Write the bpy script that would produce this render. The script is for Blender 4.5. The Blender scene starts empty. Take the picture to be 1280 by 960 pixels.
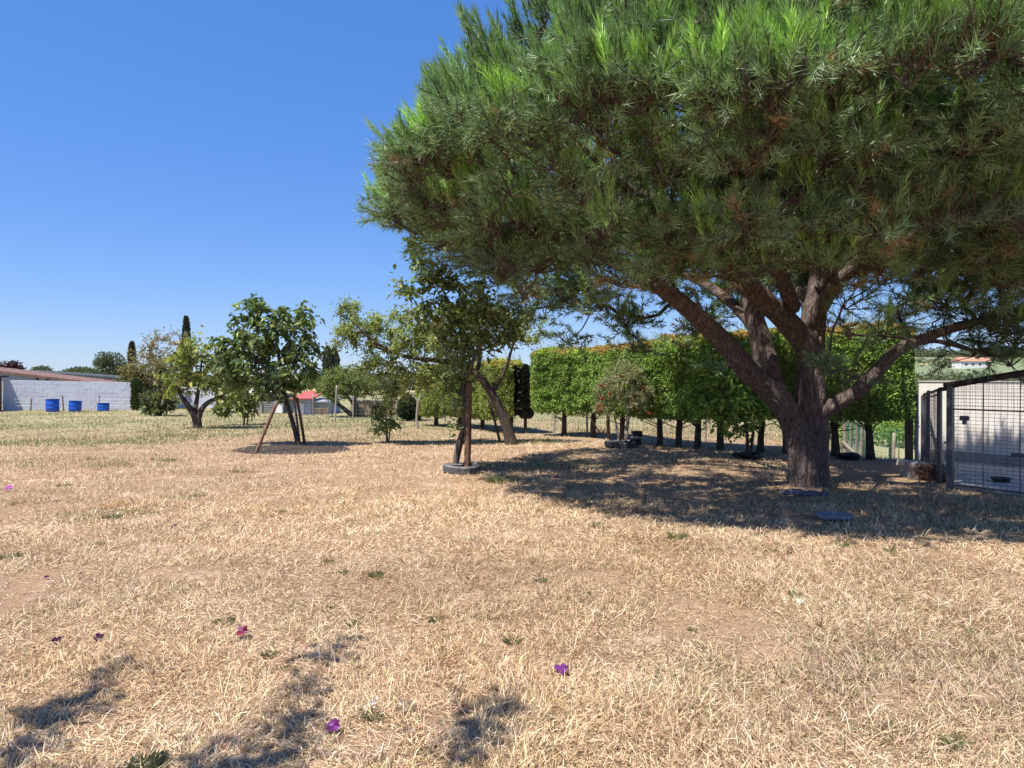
import bpy, math, random
import numpy as np

# ------------------------------------------------------------------ camera, sky, sun, exposure
scene = bpy.context.scene
COL = scene.collection
CAM_H, FPX, HORIZON = 1.55, 887.0, 475.0          # eye height (m), focal length and horizon row in 1280x960 photo pixels
cam_data = bpy.data.cameras.new("camera")
cam_data.sensor_width = 36.0
cam_data.lens = 36.0 * FPX / 1280.0
cam_data.clip_start = 0.05
cam_data.clip_end = 8000.0
cam = bpy.data.objects.new("camera", cam_data)
COL.objects.link(cam)
cam.location = (0.0, 0.0, CAM_H)
cam.rotation_euler = (math.radians(90.0) - math.atan((480.0 - HORIZON) / FPX), 0.0, 0.0)
scene.camera = cam

SUN_TO = np.array([-0.38, -0.30, 1.0])            # towards the sun: high, from the left and a little behind the photographer
SUN_TO = SUN_TO / np.linalg.norm(SUN_TO)
SUN_EL = math.asin(SUN_TO[2])
SUN_AZ = math.atan2(SUN_TO[0], SUN_TO[1])
world = bpy.data.worlds.new("World")
scene.world = world
world.use_nodes = True
wn = world.node_tree
wn.nodes.clear()
w_out = wn.nodes.new("ShaderNodeOutputWorld")
w_bg = wn.nodes.new("ShaderNodeBackground")
w_sky = wn.nodes.new("ShaderNodeTexSky")
w_sky.sky_type = 'NISHITA'
w_sky.sun_disc = False
w_sky.sun_elevation = SUN_EL
w_sky.sun_rotation = SUN_AZ
w_sky.altitude = 150.0
w_sky.air_density = 1.0
w_sky.dust_density = 0.25
w_sky.ozone_density = 1.6
w_bg.inputs[1].default_value = 0.12
w_gm = wn.nodes.new("ShaderNodeGamma")                # even, clear summer sky: softer rise of brightness to the horizon
w_gm.inputs["Gamma"].default_value = 0.5
w_tn = wn.nodes.new("ShaderNodeMix"); w_tn.data_type = 'RGBA'; w_tn.blend_type = 'MULTIPLY'
w_tn.inputs[0].default_value = 1.0
w_tn.inputs[7].default_value = (0.66, 0.77, 1.0, 1.0)
w_hs = wn.nodes.new("ShaderNodeHueSaturation")
w_hs.inputs["Hue"].default_value = 0.508
w_hs.inputs["Saturation"].default_value = 1.42
w_hs.inputs["Value"].default_value = 1.74
wn.links.new(w_sky.outputs[0], w_gm.inputs["Color"])
wn.links.new(w_gm.outputs[0], w_tn.inputs[6])
wn.links.new(w_tn.outputs[2], w_hs.inputs["Color"])
wn.links.new(w_hs.outputs[0], w_bg.inputs[0])
wn.links.new(w_bg.outputs[0], w_out.inputs[0])

sun_data = bpy.data.lights.new("sun", 'SUN')
sun_data.energy = 4.6
sun_data.angle = math.radians(0.53)
sun_data.color = (1.0, 0.955, 0.89)
sun = bpy.data.objects.new("sun", sun_data)
COL.objects.link(sun)
sun.rotation_euler = (math.radians(90) - SUN_EL, 0.0, math.atan2(SUN_TO[0], -SUN_TO[1]))
sun.location = (-10, -20, 40)

scene.view_settings.view_transform = 'Standard'
scene.view_settings.look = 'None'
scene.view_settings.gamma = 1.0
scene.view_settings.use_curve_mapping = False
scene.view_settings.exposure = 0.93
scene.render.engine = 'CYCLES'
scene.cycles.max_bounces = 8
scene.cycles.diffuse_bounces = 4
scene.cycles.transparent_max_bounces = 8

rng = np.random.default_rng(7)
random.seed(7)

# ------------------------------------------------------------------ numeric helpers
def nrm(v):
    return v / np.maximum(np.linalg.norm(v, axis=-1, keepdims=True), 1e-9)

def smooth(x, a, b):
    t = np.clip((x - a) / (b - a), 0, 1)
    return t * t * (3 - 2 * t)

def _hash(ix, iy, iz, seed):
    h = (ix * 374761393 + iy * 668265263 + iz * 2147483647 + seed * 1274126177) & 0xFFFFFFFF
    h = ((h ^ (h >> 13)) * 1274126177) & 0xFFFFFFFF
    h = ((h ^ (h >> 15)) * 2246822519) & 0xFFFFFFFF
    return ((h ^ (h >> 16)) & 0xFFFF) / 65535.0

def vnoise(x, y, z=None, seed=0):
    x = np.asarray(x, float); y = np.asarray(y, float)
    z = np.zeros_like(x) if z is None else np.asarray(z, float)
    ix, iy, iz = np.floor(x).astype(np.int64), np.floor(y).astype(np.int64), np.floor(z).astype(np.int64)
    fx, fy, fz = x - ix, y - iy, z - iz
    fx, fy, fz = fx*fx*(3-2*fx), fy*fy*(3-2*fy), fz*fz*(3-2*fz)
    r = 0
    for a in (0, 1):
        for b in (0, 1):
            for c in (0, 1):
                w = (fx if a else 1-fx) * (fy if b else 1-fy) * (fz if c else 1-fz)
                r = r + w * _hash(ix + a, iy + b, iz + c, seed)
    return r

def fbm(x, y, z=None, seed=0, octaves=3):
    s, a, t = 0, 1.0, 0
    for k in range(octaves):
        s = s + a * vnoise(np.asarray(x) * 2**k, np.asarray(y) * 2**k, None if z is None else np.asarray(z) * 2**k, seed + k)
        t += a
        a *= 0.5
    return s / t

def terrain(x, y):
    """Height of the ground (m): a nearly level plot, falling into a valley on the far right, hills beyond."""
    x = np.asarray(x, float); y = np.asarray(y, float)
    r = np.hypot(x, y)
    az = np.degrees(np.arctan2(x, np.maximum(y, 1e-6)))
    az = np.where(y < 0, 180.0, az)
    h = 0.02 * np.sin(0.9*x + 1.0) * np.sin(0.8*y + 0.5) + 0.012 * np.sin(2.3*x + 0.7*y) * np.sin(1.9*y - 0.6*x + 1.0)
    h = h * (1 - smooth(r, 60, 120))
    w = smooth(az, 20, 28) * (1 - smooth(az, 70, 100))
    s = x + y - 21.8
    h = h - w * np.clip(0.12 * s, 0, 4.2) * (s > 0)
    h = h + w * smooth(r, 160, 950) * 31.0
    h = h + w * smooth(r, 500, 1000) * 6.0 * (vnoise(x*0.004, y*0.004, None, 5) - 0.4)
    h = h + (1 - w) * smooth(r, 300, 1500) * 9.0
    return h

def ground_px(px, py):
    """Point of the level ground that photo pixel (px, py) looks at."""
    d = CAM_H * FPX / (py - HORIZON)
    x = (px - 640.0) * d / FPX
    return np.array([x, d, float(terrain(x, d))])

def at_px(px, py, d):
    """Point on the sight line of a photo pixel at depth d (known from what the thing stands on)."""
    return np.array([(px - 640.0) * d / FPX, d, CAM_H - (py - HORIZON) * d / FPX])

# ------------------------------------------------------------------ mesh and object helpers
def raw_mesh(name, verts, faces, mat=None, tint=None, smooth_shade=False):
    verts = np.ascontiguousarray(verts, dtype=np.float32).reshape(-1, 3)
    faces = np.ascontiguousarray(faces, dtype=np.int32)
    n, k = faces.shape
    me = bpy.data.meshes.new(name)
    me.vertices.add(len(verts))
    me.vertices.foreach_set("co", verts.ravel())
    me.loops.add(n * k)
    me.loops.foreach_set("vertex_index", faces.ravel())
    me.polygons.add(n)
    me.polygons.foreach_set("loop_start", np.arange(0, n * k, k, dtype=np.int32))
    me.polygons.foreach_set("use_smooth", np.full(n, bool(smooth_shade), dtype=bool))
    if tint is not None:
        a = me.attributes.new("tint", 'FLOAT_COLOR', 'FACE')
        c = np.ones((n, 4), dtype=np.float32)
        c[:, :3] = np.clip(tint, 0, 1)
        a.data.foreach_set("color", c.ravel())
    me.update(calc_edges=True)
    if mat is not None:
        me.materials.append(mat)
    return me

ORIGIN = {}
def add(name, me, parent=None, loc=None):
    o = bpy.data.objects.new(name, me)
    COL.objects.link(o)
    if parent is not None:
        o.parent = parent
    if loc is not None:
        o.location = loc
    return o

def tag(o, label=None, cat=None, group=None, kind=None):
    if label: o["label"] = label
    if cat: o["category"] = cat
    if group: o["group"] = group
    if kind: o["kind"] = kind
    return o

def thing(name, label, cat, loc, group=None, rotz=0.0):
    o = bpy.data.objects.new(name, None)
    COL.objects.link(o)
    o.empty_display_size = 0.2
    o.location = tuple(float(v) for v in loc)
    o.rotation_euler = (0, 0, rotz)
    return tag(o, label, cat, group)

def part(name, verts, faces, mat, parent, base, tint=None, smooth_shade=False, kind=None):
    """A mesh given in world coordinates, made a child of an unrotated thing that stands at base."""
    v = np.asarray(verts, float).reshape(-1, 3) - np.asarray(base, float)
    o = add(name, raw_mesh(name, v, faces, mat, tint, smooth_shade), parent)
    if kind: o["kind"] = kind
    return o

def frustums(A, B, ra, rb, sides=5):
    A, B = np.atleast_2d(A), np.atleast_2d(B)
    ra = np.broadcast_to(np.asarray(ra, float), (len(A),)); rb = np.broadcast_to(np.asarray(rb, float), (len(A),))
    d = nrm(B - A)
    ref = np.where(np.abs(d[:, 2:3]) > 0.9, np.array([[1.0, 0, 0]]), np.array([[0, 0, 1.0]]))
    u = nrm(np.cross(d, ref)); v = np.cross(d, u)
    t = np.arange(sides) * 2 * np.pi / sides
    ring = u[:, None, :] * np.cos(t)[None, :, None] + v[:, None, :] * np.sin(t)[None, :, None]
    V = np.concatenate([A[:, None] + ring * ra[:, None, None], B[:, None] + ring * rb[:, None, None]], axis=1)
    i = np.arange(sides); j = (i + 1) % sides
    f = np.stack([i, j, j + sides, i + sides], 1)
    F = f[None] + (np.arange(len(A)) * 2 * sides)[:, None, None]
    return V.reshape(-1, 3), F.reshape(-1, 4)

def joinvf(items):
    V, F, o = [], [], 0
    for v, f in items:
        v = np.asarray(v, float).reshape(-1, 3)
        V.append(v); F.append(np.asarray(f) + o); o += len(v)
    return np.concatenate(V), np.concatenate(F)

def boxvf(c, s, rotz=0.0, jitter=0.0, tilt=(0, 0)):
    x, y, z = np.array(s) / 2.0
    v = np.array([[-x,-y,-z],[x,-y,-z],[x,y,-z],[-x,y,-z],[-x,-y,z],[x,-y,z],[x,y,z],[-x,y,z]])
    if jitter: v = v + rng.normal(0, jitter, v.shape)
    ca, sa = math.cos(tilt[0]), math.sin(tilt[0])
    v = v @ np.array([[1,0,0],[0,ca,sa],[0,-sa,ca]])
    cb, sb = math.cos(tilt[1]), math.sin(tilt[1])
    v = v @ np.array([[cb,0,-sb],[0,1,0],[sb,0,cb]])
    c0, s0 = math.cos(rotz), math.sin(rotz)
    v = v @ np.array([[c0, s0, 0], [-s0, c0, 0], [0, 0, 1]])
    f = np.array([[0,3,2,1],[4,5,6,7],[0,1,5,4],[1,2,6,5],[2,3,7,6],[3,0,4,7]])
    return v + np.array(c), f

def catmull(P, step):
    P = np.asarray(P, float)
    Q = np.vstack([2*P[0]-P[1], P, 2*P[-1]-P[-2]])
    out = []
    for i in range(1, len(Q) - 2):
        n = max(2, int(np.ceil(np.linalg.norm(Q[i+1][:3] - Q[i][:3]) / step)))
        t = np.linspace(0, 1, n, endpoint=False)[:, None]
        a, b, c, d = Q[i-1], Q[i], Q[i+1], Q[i+2]
        out.append(0.5*((2*b) + (-a+c)*t + (2*a-5*b+4*c-d)*t*t + (-a+3*b-3*c+d)*t**3))
    out.append(P[-1:])
    return np.concatenate(out)

def loft(path, sides=12, step=0.05, rough=0.0, furrow=0.0, flare=0.0, seed=0, freq=9.0, cap=True):
    """Tapered limb along a path of (x, y, z, radius); furrow cuts bark ridges along the limb."""
    C = catmull(path, step)
    P, R = C[:, :3], np.maximum(C[:, 3], 0.002)
    n = len(P)
    T = nrm(np.gradient(P, axis=0))
    u = np.zeros_like(P)
    ref = np.array([1.0, 0, 0]) if abs(T[0, 0]) < 0.8 else np.array([0, 1.0, 0])
    u[0] = nrm(ref - T[0] * np.dot(ref, T[0]))
    for i in range(1, n):
        w = u[i-1] - T[i] * np.dot(u[i-1], T[i]); u[i] = w / np.linalg.norm(w)
    v = np.cross(T, u)
    t = np.arange(sides) * 2 * np.pi / sides
    s = np.concatenate([[0], np.cumsum(np.linalg.norm(np.diff(P, axis=0), axis=1))])
    S, TH = np.meshgrid(s, t, indexing='ij')
    cx, sx = np.cos(TH), np.sin(TH)
    g = 1.0 + rough * (fbm(cx*1.7 + 5, sx*1.7 + 5, S*2.2, seed, 3) - 0.5) * 2
    if furrow:
        wob = S * 1.1 + 0.6 * vnoise(cx*2 + 3, sx*2 + 3, S*3, seed + 9)
        rid = np.abs(vnoise(cx*freq*0.42 + 20 + wob*0.3, sx*freq*0.42 + 20, S*2.6, seed + 3) - 0.5) * 2
        rid2 = np.abs(vnoise(cx*freq*0.8 + 40, sx*freq*0.8 + 40, S*6.5, seed + 4) - 0.5) * 2
        g = g + furrow * (np.minimum(rid*1.9, 1) - 0.6) + 0.45 * furrow * (np.minimum(rid2*1.8, 1) - 0.6)
    if flare:
        g = g + flare * np.exp(-S / 0.17) * (0.55 + 0.9 * np.cos(TH*5 + 1 + seed)**2)
    Rg = R[:, None] * g
    V = P[:, None] + u[:, None] * (cx * Rg)[..., None] + v[:, None] * (sx * Rg)[..., None]
    i, j = np.meshgrid(np.arange(n - 1), np.arange(sides), indexing='ij')
    j2 = (j + 1) % sides
    F = np.stack([i*sides + j, i*sides + j2, (i+1)*sides + j2, (i+1)*sides + j], -1).reshape(-1, 4)
    V = V.reshape(-1, 3)
    if cap:
        V = np.vstack([V, P[-1] + T[-1] * R[-1] * 0.3])
        k = len(V) - 1
        e = (n - 1) * sides
        jj = np.arange(sides)
        F = np.vstack([F, np.stack([e + jj, e + (jj + 1) % sides, np.full(sides, k), np.full(sides, k)], 1)])
    return V, F

def fix_degenerate(F):
    return F

def lathe(profile, sides=24, centre=(0, 0, 0)):
    pr = np.array(profile, float)
    t = np.arange(sides) * 2 * np.pi / sides
    V = np.stack([pr[:, None, 0] * np.cos(t), pr[:, None, 0] * np.sin(t), np.repeat(pr[:, 1:2], sides, 1)], -1).reshape(-1, 3)
    n = len(pr)
    i, j = np.meshgrid(np.arange(n - 1), np.arange(sides), indexing='ij')
    j2 = (j + 1) % sides
    F = np.stack([i*sides + j, i*sides + j2, (i+1)*sides + j2, (i+1)*sides + j], -1).reshape(-1, 4)
    return V + np.array(centre), F

# ------------------------------------------------------------------ materials
def new_mat(name):
    m = bpy.data.materials.new(name)
    m.use_nodes = True
    nt = m.node_tree
    b = nt.nodes["Principled BSDF"]
    return m, nt, b

def N(nt, kind, **kw):
    n = nt.nodes.new(kind)
    for k, v in kw.items():
        if k.startswith("i_"):
            key = k[2:]
            n.inputs[int(key) if key.isdigit() else key].default_value = v
        else:
            setattr(n, k, v)
    return n

def ramp(nt, fac, stops):
    r = nt.nodes.new("ShaderNodeValToRGB")
    while len(r.color_ramp.elements) < len(stops):
        r.color_ramp.elements.new(0.5)
    for e, (p, c) in zip(r.color_ramp.elements, stops):
        e.position = p
        e.color = (*c, 1) if len(c) == 3 else c
    nt.links.new(fac, r.inputs[0])
    return r

def leaf_mat(name, rough=0.5, trans=0.28, spec=0.35, glow=(1.25, 1.35, 0.6)):
    m, nt, b = new_mat(name)
    at = N(nt, "ShaderNodeAttribute", attribute_name="tint")
    nt.links.new(at.outputs["Color"], b.inputs["Base Color"])
    b.inputs["Roughness"].default_value = rough
    b.inputs["Specular IOR Level"].default_value = spec
    if trans > 0:
        mul = N(nt, "ShaderNodeMix", data_type='RGBA', blend_type='MULTIPLY')
        mul.inputs[0].default_value = 1.0
        nt.links.new(at.outputs["Color"], mul.inputs[6])
        mul.inputs[7].default_value = (*glow, 1)
        tr = N(nt, "ShaderNodeBsdfTranslucent")
        nt.links.new(mul.outputs[2], tr.inputs[0])
        mx = N(nt, "ShaderNodeMixShader", i_0=trans)
        nt.links.new(b.outputs[0], mx.inputs[1]); nt.links.new(tr.outputs[0], mx.inputs[2])
        nt.links.new(mx.outputs[0], nt.nodes["Material Output"].inputs[0])
    return m

def noisy_mat(name, stops, scale=6.0, detail=5.0, rough=0.85, bump=0.3, bump_scale=None, stretch=(1, 1, 1), metallic=0.0, dist=0.02, spec=0.3, world=False):
    m, nt, b = new_mat(name)
    tc = N(nt, "ShaderNodeTexCoord")
    mp = N(nt, "ShaderNodeMapping")
    mp.inputs["Scale"].default_value = stretch
    nt.links.new(N(nt, "ShaderNodeNewGeometry").outputs["Position"] if world else tc.outputs["Object"], mp.inputs[0])
    n1 = N(nt, "ShaderNodeTexNoise", i_Scale=scale, i_Detail=detail, i_Roughness=0.62)
    nt.links.new(mp.outputs[0], n1.inputs["Vector"])
    r = ramp(nt, n1.outputs["Fac"], stops)
    nt.links.new(r.outputs[0], b.inputs["Base Color"])
    b.inputs["Roughness"].default_value = rough
    b.inputs["Metallic"].default_value = metallic
    b.inputs["Specular IOR Level"].default_value = spec
    if bump:
        n2 = N(nt, "ShaderNodeTexNoise", i_Scale=bump_scale or scale * 3, i_Detail=6.0, i_Roughness=0.65)
        nt.links.new(mp.outputs[0], n2.inputs["Vector"])
        bp = N(nt, "ShaderNodeBump", i_Strength=bump, i_Distance=dist)
        nt.links.new(n2.outputs["Fac"], bp.inputs["Height"])
        nt.links.new(bp.outputs[0], b.inputs["Normal"])
    return m

M = {}
M['needle'] = leaf_mat("pine_needles", 0.42, 0.24, 0.45, (1.15, 1.35, 0.7))
M['leaf'] = leaf_mat("broad_leaves", 0.45, 0.28, 0.4)
M['fine_leaf'] = leaf_mat("fine_leaves", 0.55, 0.32, 0.25)
M['hedge_leaf'] = leaf_mat("hedge_sprays", 0.6, 0.22, 0.2)
M['straw'] = leaf_mat("grass_blades", 0.62, 0.22, 0.22, (1.1, 1.05, 0.8))
M['petal'] = leaf_mat("flower_petals", 0.6, 0.3, 0.2, (1.1, 0.9, 1.1))
M['hedge_core'] = noisy_mat("hedge_shade_core", [(0.3, (0.022, 0.02, 0.01)), (0.7, (0.05, 0.05, 0.022))], 14, bump=0.6)  # near-black colour standing in for shade inside the hedge
M['bark_grey'] = noisy_mat("grey_bark", [(0.25, (0.06, 0.045, 0.035)), (0.5, (0.14, 0.11, 0.085)), (0.75, (0.24, 0.2, 0.16))], 22, stretch=(1, 1, 0.25), bump=0.7)
M['bark_dark'] = noisy_mat("dark_bark", [(0.25, (0.03, 0.022, 0.016)), (0.55, (0.075, 0.055, 0.04)), (0.8, (0.14, 0.1, 0.075))], 22, stretch=(1, 1, 0.25), bump=0.7)
M['bark_red'] = noisy_mat("reddish_stake_wood", [(0.25, (0.1, 0.05, 0.032)), (0.6, (0.2, 0.11, 0.07)), (0.8, (0.3, 0.19, 0.13))], 16, stretch=(1, 1, 0.12), bump=0.5)
M['twig_dry'] = noisy_mat("dry_twigs", [(0.3, (0.13, 0.09, 0.055)), (0.7, (0.32, 0.24, 0.16))], 12, bump=0.4)
M['wood_pale'] = noisy_mat("weathered_pale_wood", [(0.3, (0.2, 0.165, 0.125)), (0.6, (0.36, 0.31, 0.25)), (0.85, (0.48, 0.42, 0.35))], 10, stretch=(1, 1, 0.08), bump=0.5)
M['wood_brown'] = noisy_mat("weathered_brown_wood", [(0.3, (0.12, 0.075, 0.048)), (0.6, (0.26, 0.18, 0.12)), (0.85, (0.4, 0.31, 0.23))], 12, stretch=(1, 1, 0.08), bump=0.6)
M['beam'] = noisy_mat("dark_roof_timber", [(0.3, (0.02, 0.018, 0.015)), (0.6, (0.055, 0.05, 0.04)), (0.85, (0.14, 0.13, 0.1))], 9, bump=0.6)
M['steel'] = noisy_mat("dark_painted_steel", [(0.3, (0.045, 0.05, 0.06)), (0.6, (0.075, 0.08, 0.095)), (0.85, (0.13, 0.1, 0.085))], 9, rough=0.45, bump=0.1, spec=0.5)
M['wire'] = noisy_mat("wire", [(0.3, (0.05, 0.05, 0.05)), (0.7, (0.12, 0.11, 0.1))], 9, rough=0.5, bump=0, metallic=0.4)
M['wire_fence'] = noisy_mat("galvanised_fence_wire", [(0.3, (0.25, 0.25, 0.24)), (0.7, (0.4, 0.39, 0.37))], 9, rough=0.5, bump=0, metallic=0.5)
M['net'] = noisy_mat("green_netting", [(0.3, (0.03, 0.17, 0.13)), (0.7, (0.05, 0.25, 0.19))], 5, rough=0.6, bump=0)
M['zinc'] = noisy_mat("dull_galvanised_sheet", [(0.3, (0.25, 0.25, 0.26)), (0.6, (0.42, 0.42, 0.43)), (0.8, (0.36, 0.25, 0.18))], 4, rough=0.5, metallic=0.35, bump=0.2)
M['rubber'] = noisy_mat("dusty_tyre_rubber", [(0.3, (0.07, 0.068, 0.066)), (0.6, (0.14, 0.135, 0.13)), (0.8, (0.24, 0.215, 0.185))], 9, rough=0.8, bump=0.25)
M['rubber_dark'] = noisy_mat("black_rubber", [(0.3, (0.015, 0.015, 0.017)), (0.8, (0.05, 0.05, 0.052))], 9, rough=0.6, bump=0.2)
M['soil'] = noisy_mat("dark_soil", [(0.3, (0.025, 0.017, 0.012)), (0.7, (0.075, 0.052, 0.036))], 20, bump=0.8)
M['concrete'] = noisy_mat("stained_concrete", [(0.25, (0.24, 0.215, 0.19)), (0.5, (0.38, 0.35, 0.315)), (0.75, (0.48, 0.45, 0.41))], 3.5, bump=0.3)
M['plaster'] = noisy_mat("stained_white_plaster", [(0.2, (0.5, 0.42, 0.35)), (0.42, (0.68, 0.63, 0.57)), (0.7, (0.78, 0.74, 0.69))], 2.3, bump=0.25)
M['whiteblock'] = noisy_mat("whitewashed_block", [(0.25, (0.5, 0.5, 0.55)), (0.55, (0.58, 0.58, 0.63)), (0.8, (0.62, 0.62, 0.67))], 1.6, bump=0.3, world=True)
M['mortar'] = noisy_mat("pale_mortar", [(0.3, (0.5, 0.5, 0.54)), (0.7, (0.58, 0.58, 0.62))], 8, bump=0.4)
M['blue'] = noisy_mat("blue_barrel_plastic", [(0.3, (0.008, 0.075, 0.42)), (0.7, (0.014, 0.11, 0.52))], 3, rough=0.35, bump=0.05, spec=0.5)
M['blue_in'] = noisy_mat("dark_blue_barrel_rim", [(0.3, (0.008, 0.05, 0.24)), (0.7, (0.012, 0.065, 0.3))], 3, rough=0.5, bump=0.05)
M['tile'] = noisy_mat("terracotta", [(0.3, (0.36, 0.14, 0.085)), (0.6, (0.5, 0.24, 0.16)), (0.8, (0.58, 0.35, 0.26))], 5, bump=0.4)
M['redroof'] = noisy_mat("red_roof_sheet", [(0.3, (0.3, 0.06, 0.05)), (0.7, (0.42, 0.1, 0.085))], 4, bump=0.2)
M['rust'] = noisy_mat("rusty_brown_roof", [(0.3, (0.1, 0.05, 0.04)), (0.6, (0.2, 0.115, 0.09)), (0.85, (0.32, 0.23, 0.19))], 4, bump=0.3)
M['darkroof'] = noisy_mat("dark_roof_sheet", [(0.3, (0.03, 0.04, 0.045)), (0.7, (0.075, 0.085, 0.09))], 4, bump=0.2)
M['shedgrey'] = noisy_mat("grey_shed_wall", [(0.3, (0.22, 0.24, 0.28)), (0.7, (0.36, 0.38, 0.42))], 3, bump=0.3)
M['shedblue'] = noisy_mat("blue_grey_shed_wall", [(0.3, (0.3, 0.35, 0.45)), (0.7, (0.45, 0.5, 0.58))], 3, bump=0.3)
M['white'] = noisy_mat("white_paint", [(0.3, (0.62, 0.6, 0.58)), (0.7, (0.78, 0.77, 0.75))], 3, bump=0.2)
M['brick'] = noisy_mat("brown_brickwork", [(0.3, (0.14, 0.06, 0.04)), (0.7, (0.25, 0.12, 0.085))], 9, bump=0.4)
M['glass'] = noisy_mat("dark_window_glass", [(0.3, (0.012, 0.014, 0.018)), (0.7, (0.025, 0.028, 0.034))], 2, rough=0.1, bump=0, spec=0.6)
M['tarp'] = noisy_mat("faded_blue_tarpaulin", [(0.3, (0.05, 0.055, 0.1)), (0.7, (0.1, 0.11, 0.17))], 6, rough=0.55, bump=0.3)
M['lid'] = noisy_mat("blue_grey_plastic", [(0.3, (0.13, 0.135, 0.17)), (0.7, (0.25, 0.255, 0.29))], 9, rough=0.6, bump=0.2)
M['cone'] = noisy_mat("pine_cone_scales", [(0.3, (0.09, 0.05, 0.03)), (0.7, (0.28, 0.18, 0.11))], 30, bump=0.5)
M['ochre'] = noisy_mat('dusty_ochre_render', [(0.3, (0.3, 0.2, 0.13)), (0.7, (0.42, 0.3, 0.2))], 4, bump=0.3)
M['stone'] = noisy_mat("grey_stone", [(0.3, (0.16, 0.16, 0.17)), (0.7, (0.34, 0.34, 0.35))], 9, bump=0.6)

def pine_bark():
    m, nt, b = new_mat("pine_bark")
    tc = N(nt, "ShaderNodeTexCoord")
    mp = N(nt, "ShaderNodeMapping"); mp.inputs["Scale"].default_value = (1, 1, 0.22)
    nt.links.new(tc.outputs["Object"], mp.inputs[0])
    wob = N(nt, "ShaderNodeTexNoise", i_Scale=7.0, i_Detail=4.0)
    nt.links.new(mp.outputs[0], wob.inputs["Vector"])
    vm = N(nt, "ShaderNodeVectorMath", operation='MULTIPLY_ADD')
    nt.links.new(wob.outputs["Color"], vm.inputs[0]); vm.inputs[1].default_value = (0.13, 0.13, 0.13)
    nt.links.new(mp.outputs[0], vm.inputs[2])
    vo = N(nt, "ShaderNodeTexVoronoi", feature='DISTANCE_TO_EDGE', i_Scale=21.0)
    nt.links.new(vm.outputs[0], vo.inputs["Vector"])
    n1 = N(nt, "ShaderNodeTexNoise", i_Scale=26.0, i_Detail=6.0, i_Roughness=0.7)
    nt.links.new(mp.outputs[0], n1.inputs["Vector"])
    plate = ramp(nt, n1.outputs["Fac"], [(0.28, (0.05, 0.034, 0.027)), (0.5, (0.125, 0.088, 0.07)), (0.72, (0.25, 0.195, 0.16))])
    crack = ramp(nt, vo.outputs["Distance"], [(0.0, (0.4, 0.34, 0.32)), (0.07, (1, 1, 1))])
    mul = N(nt, "ShaderNodeMix", data_type='RGBA', blend_type='MULTIPLY'); mul.inputs[0].default_value = 1.0
    nt.links.new(plate.outputs[0], mul.inputs[6]); nt.links.new(crack.outputs[0], mul.inputs[7])
    nt.links.new(mul.outputs[2], b.inputs["Base Color"])
    b.inputs["Roughness"].default_value = 0.88
    h = N(nt, "ShaderNodeMath", operation='MULTIPLY_ADD'); 
    cl = N(nt, "ShaderNodeMath", operation='MINIMUM'); cl.inputs[1].default_value = 0.14
    nt.links.new(vo.outputs["Distance"], cl.inputs[0])
    nt.links.new(cl.outputs[0], h.inputs[0]); h.inputs[1].default_value = 5.0
    nt.links.new(n1.outputs["Fac"], h.inputs[2])
    bp = N(nt, "ShaderNodeBump", i_Strength=0.8, i_Distance=0.02)
    nt.links.new(h.outputs[0], bp.inputs["Height"]); nt.links.new(bp.outputs[0], b.inputs["Normal"])
    return m
M['pine_bark'] = pine_bark()
M['pine_twig'] = noisy_mat('pine_twig_bark', [(0.3, (0.05, 0.036, 0.028)), (0.7, (0.12, 0.085, 0.065))], 20, bump=0.4)

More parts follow.
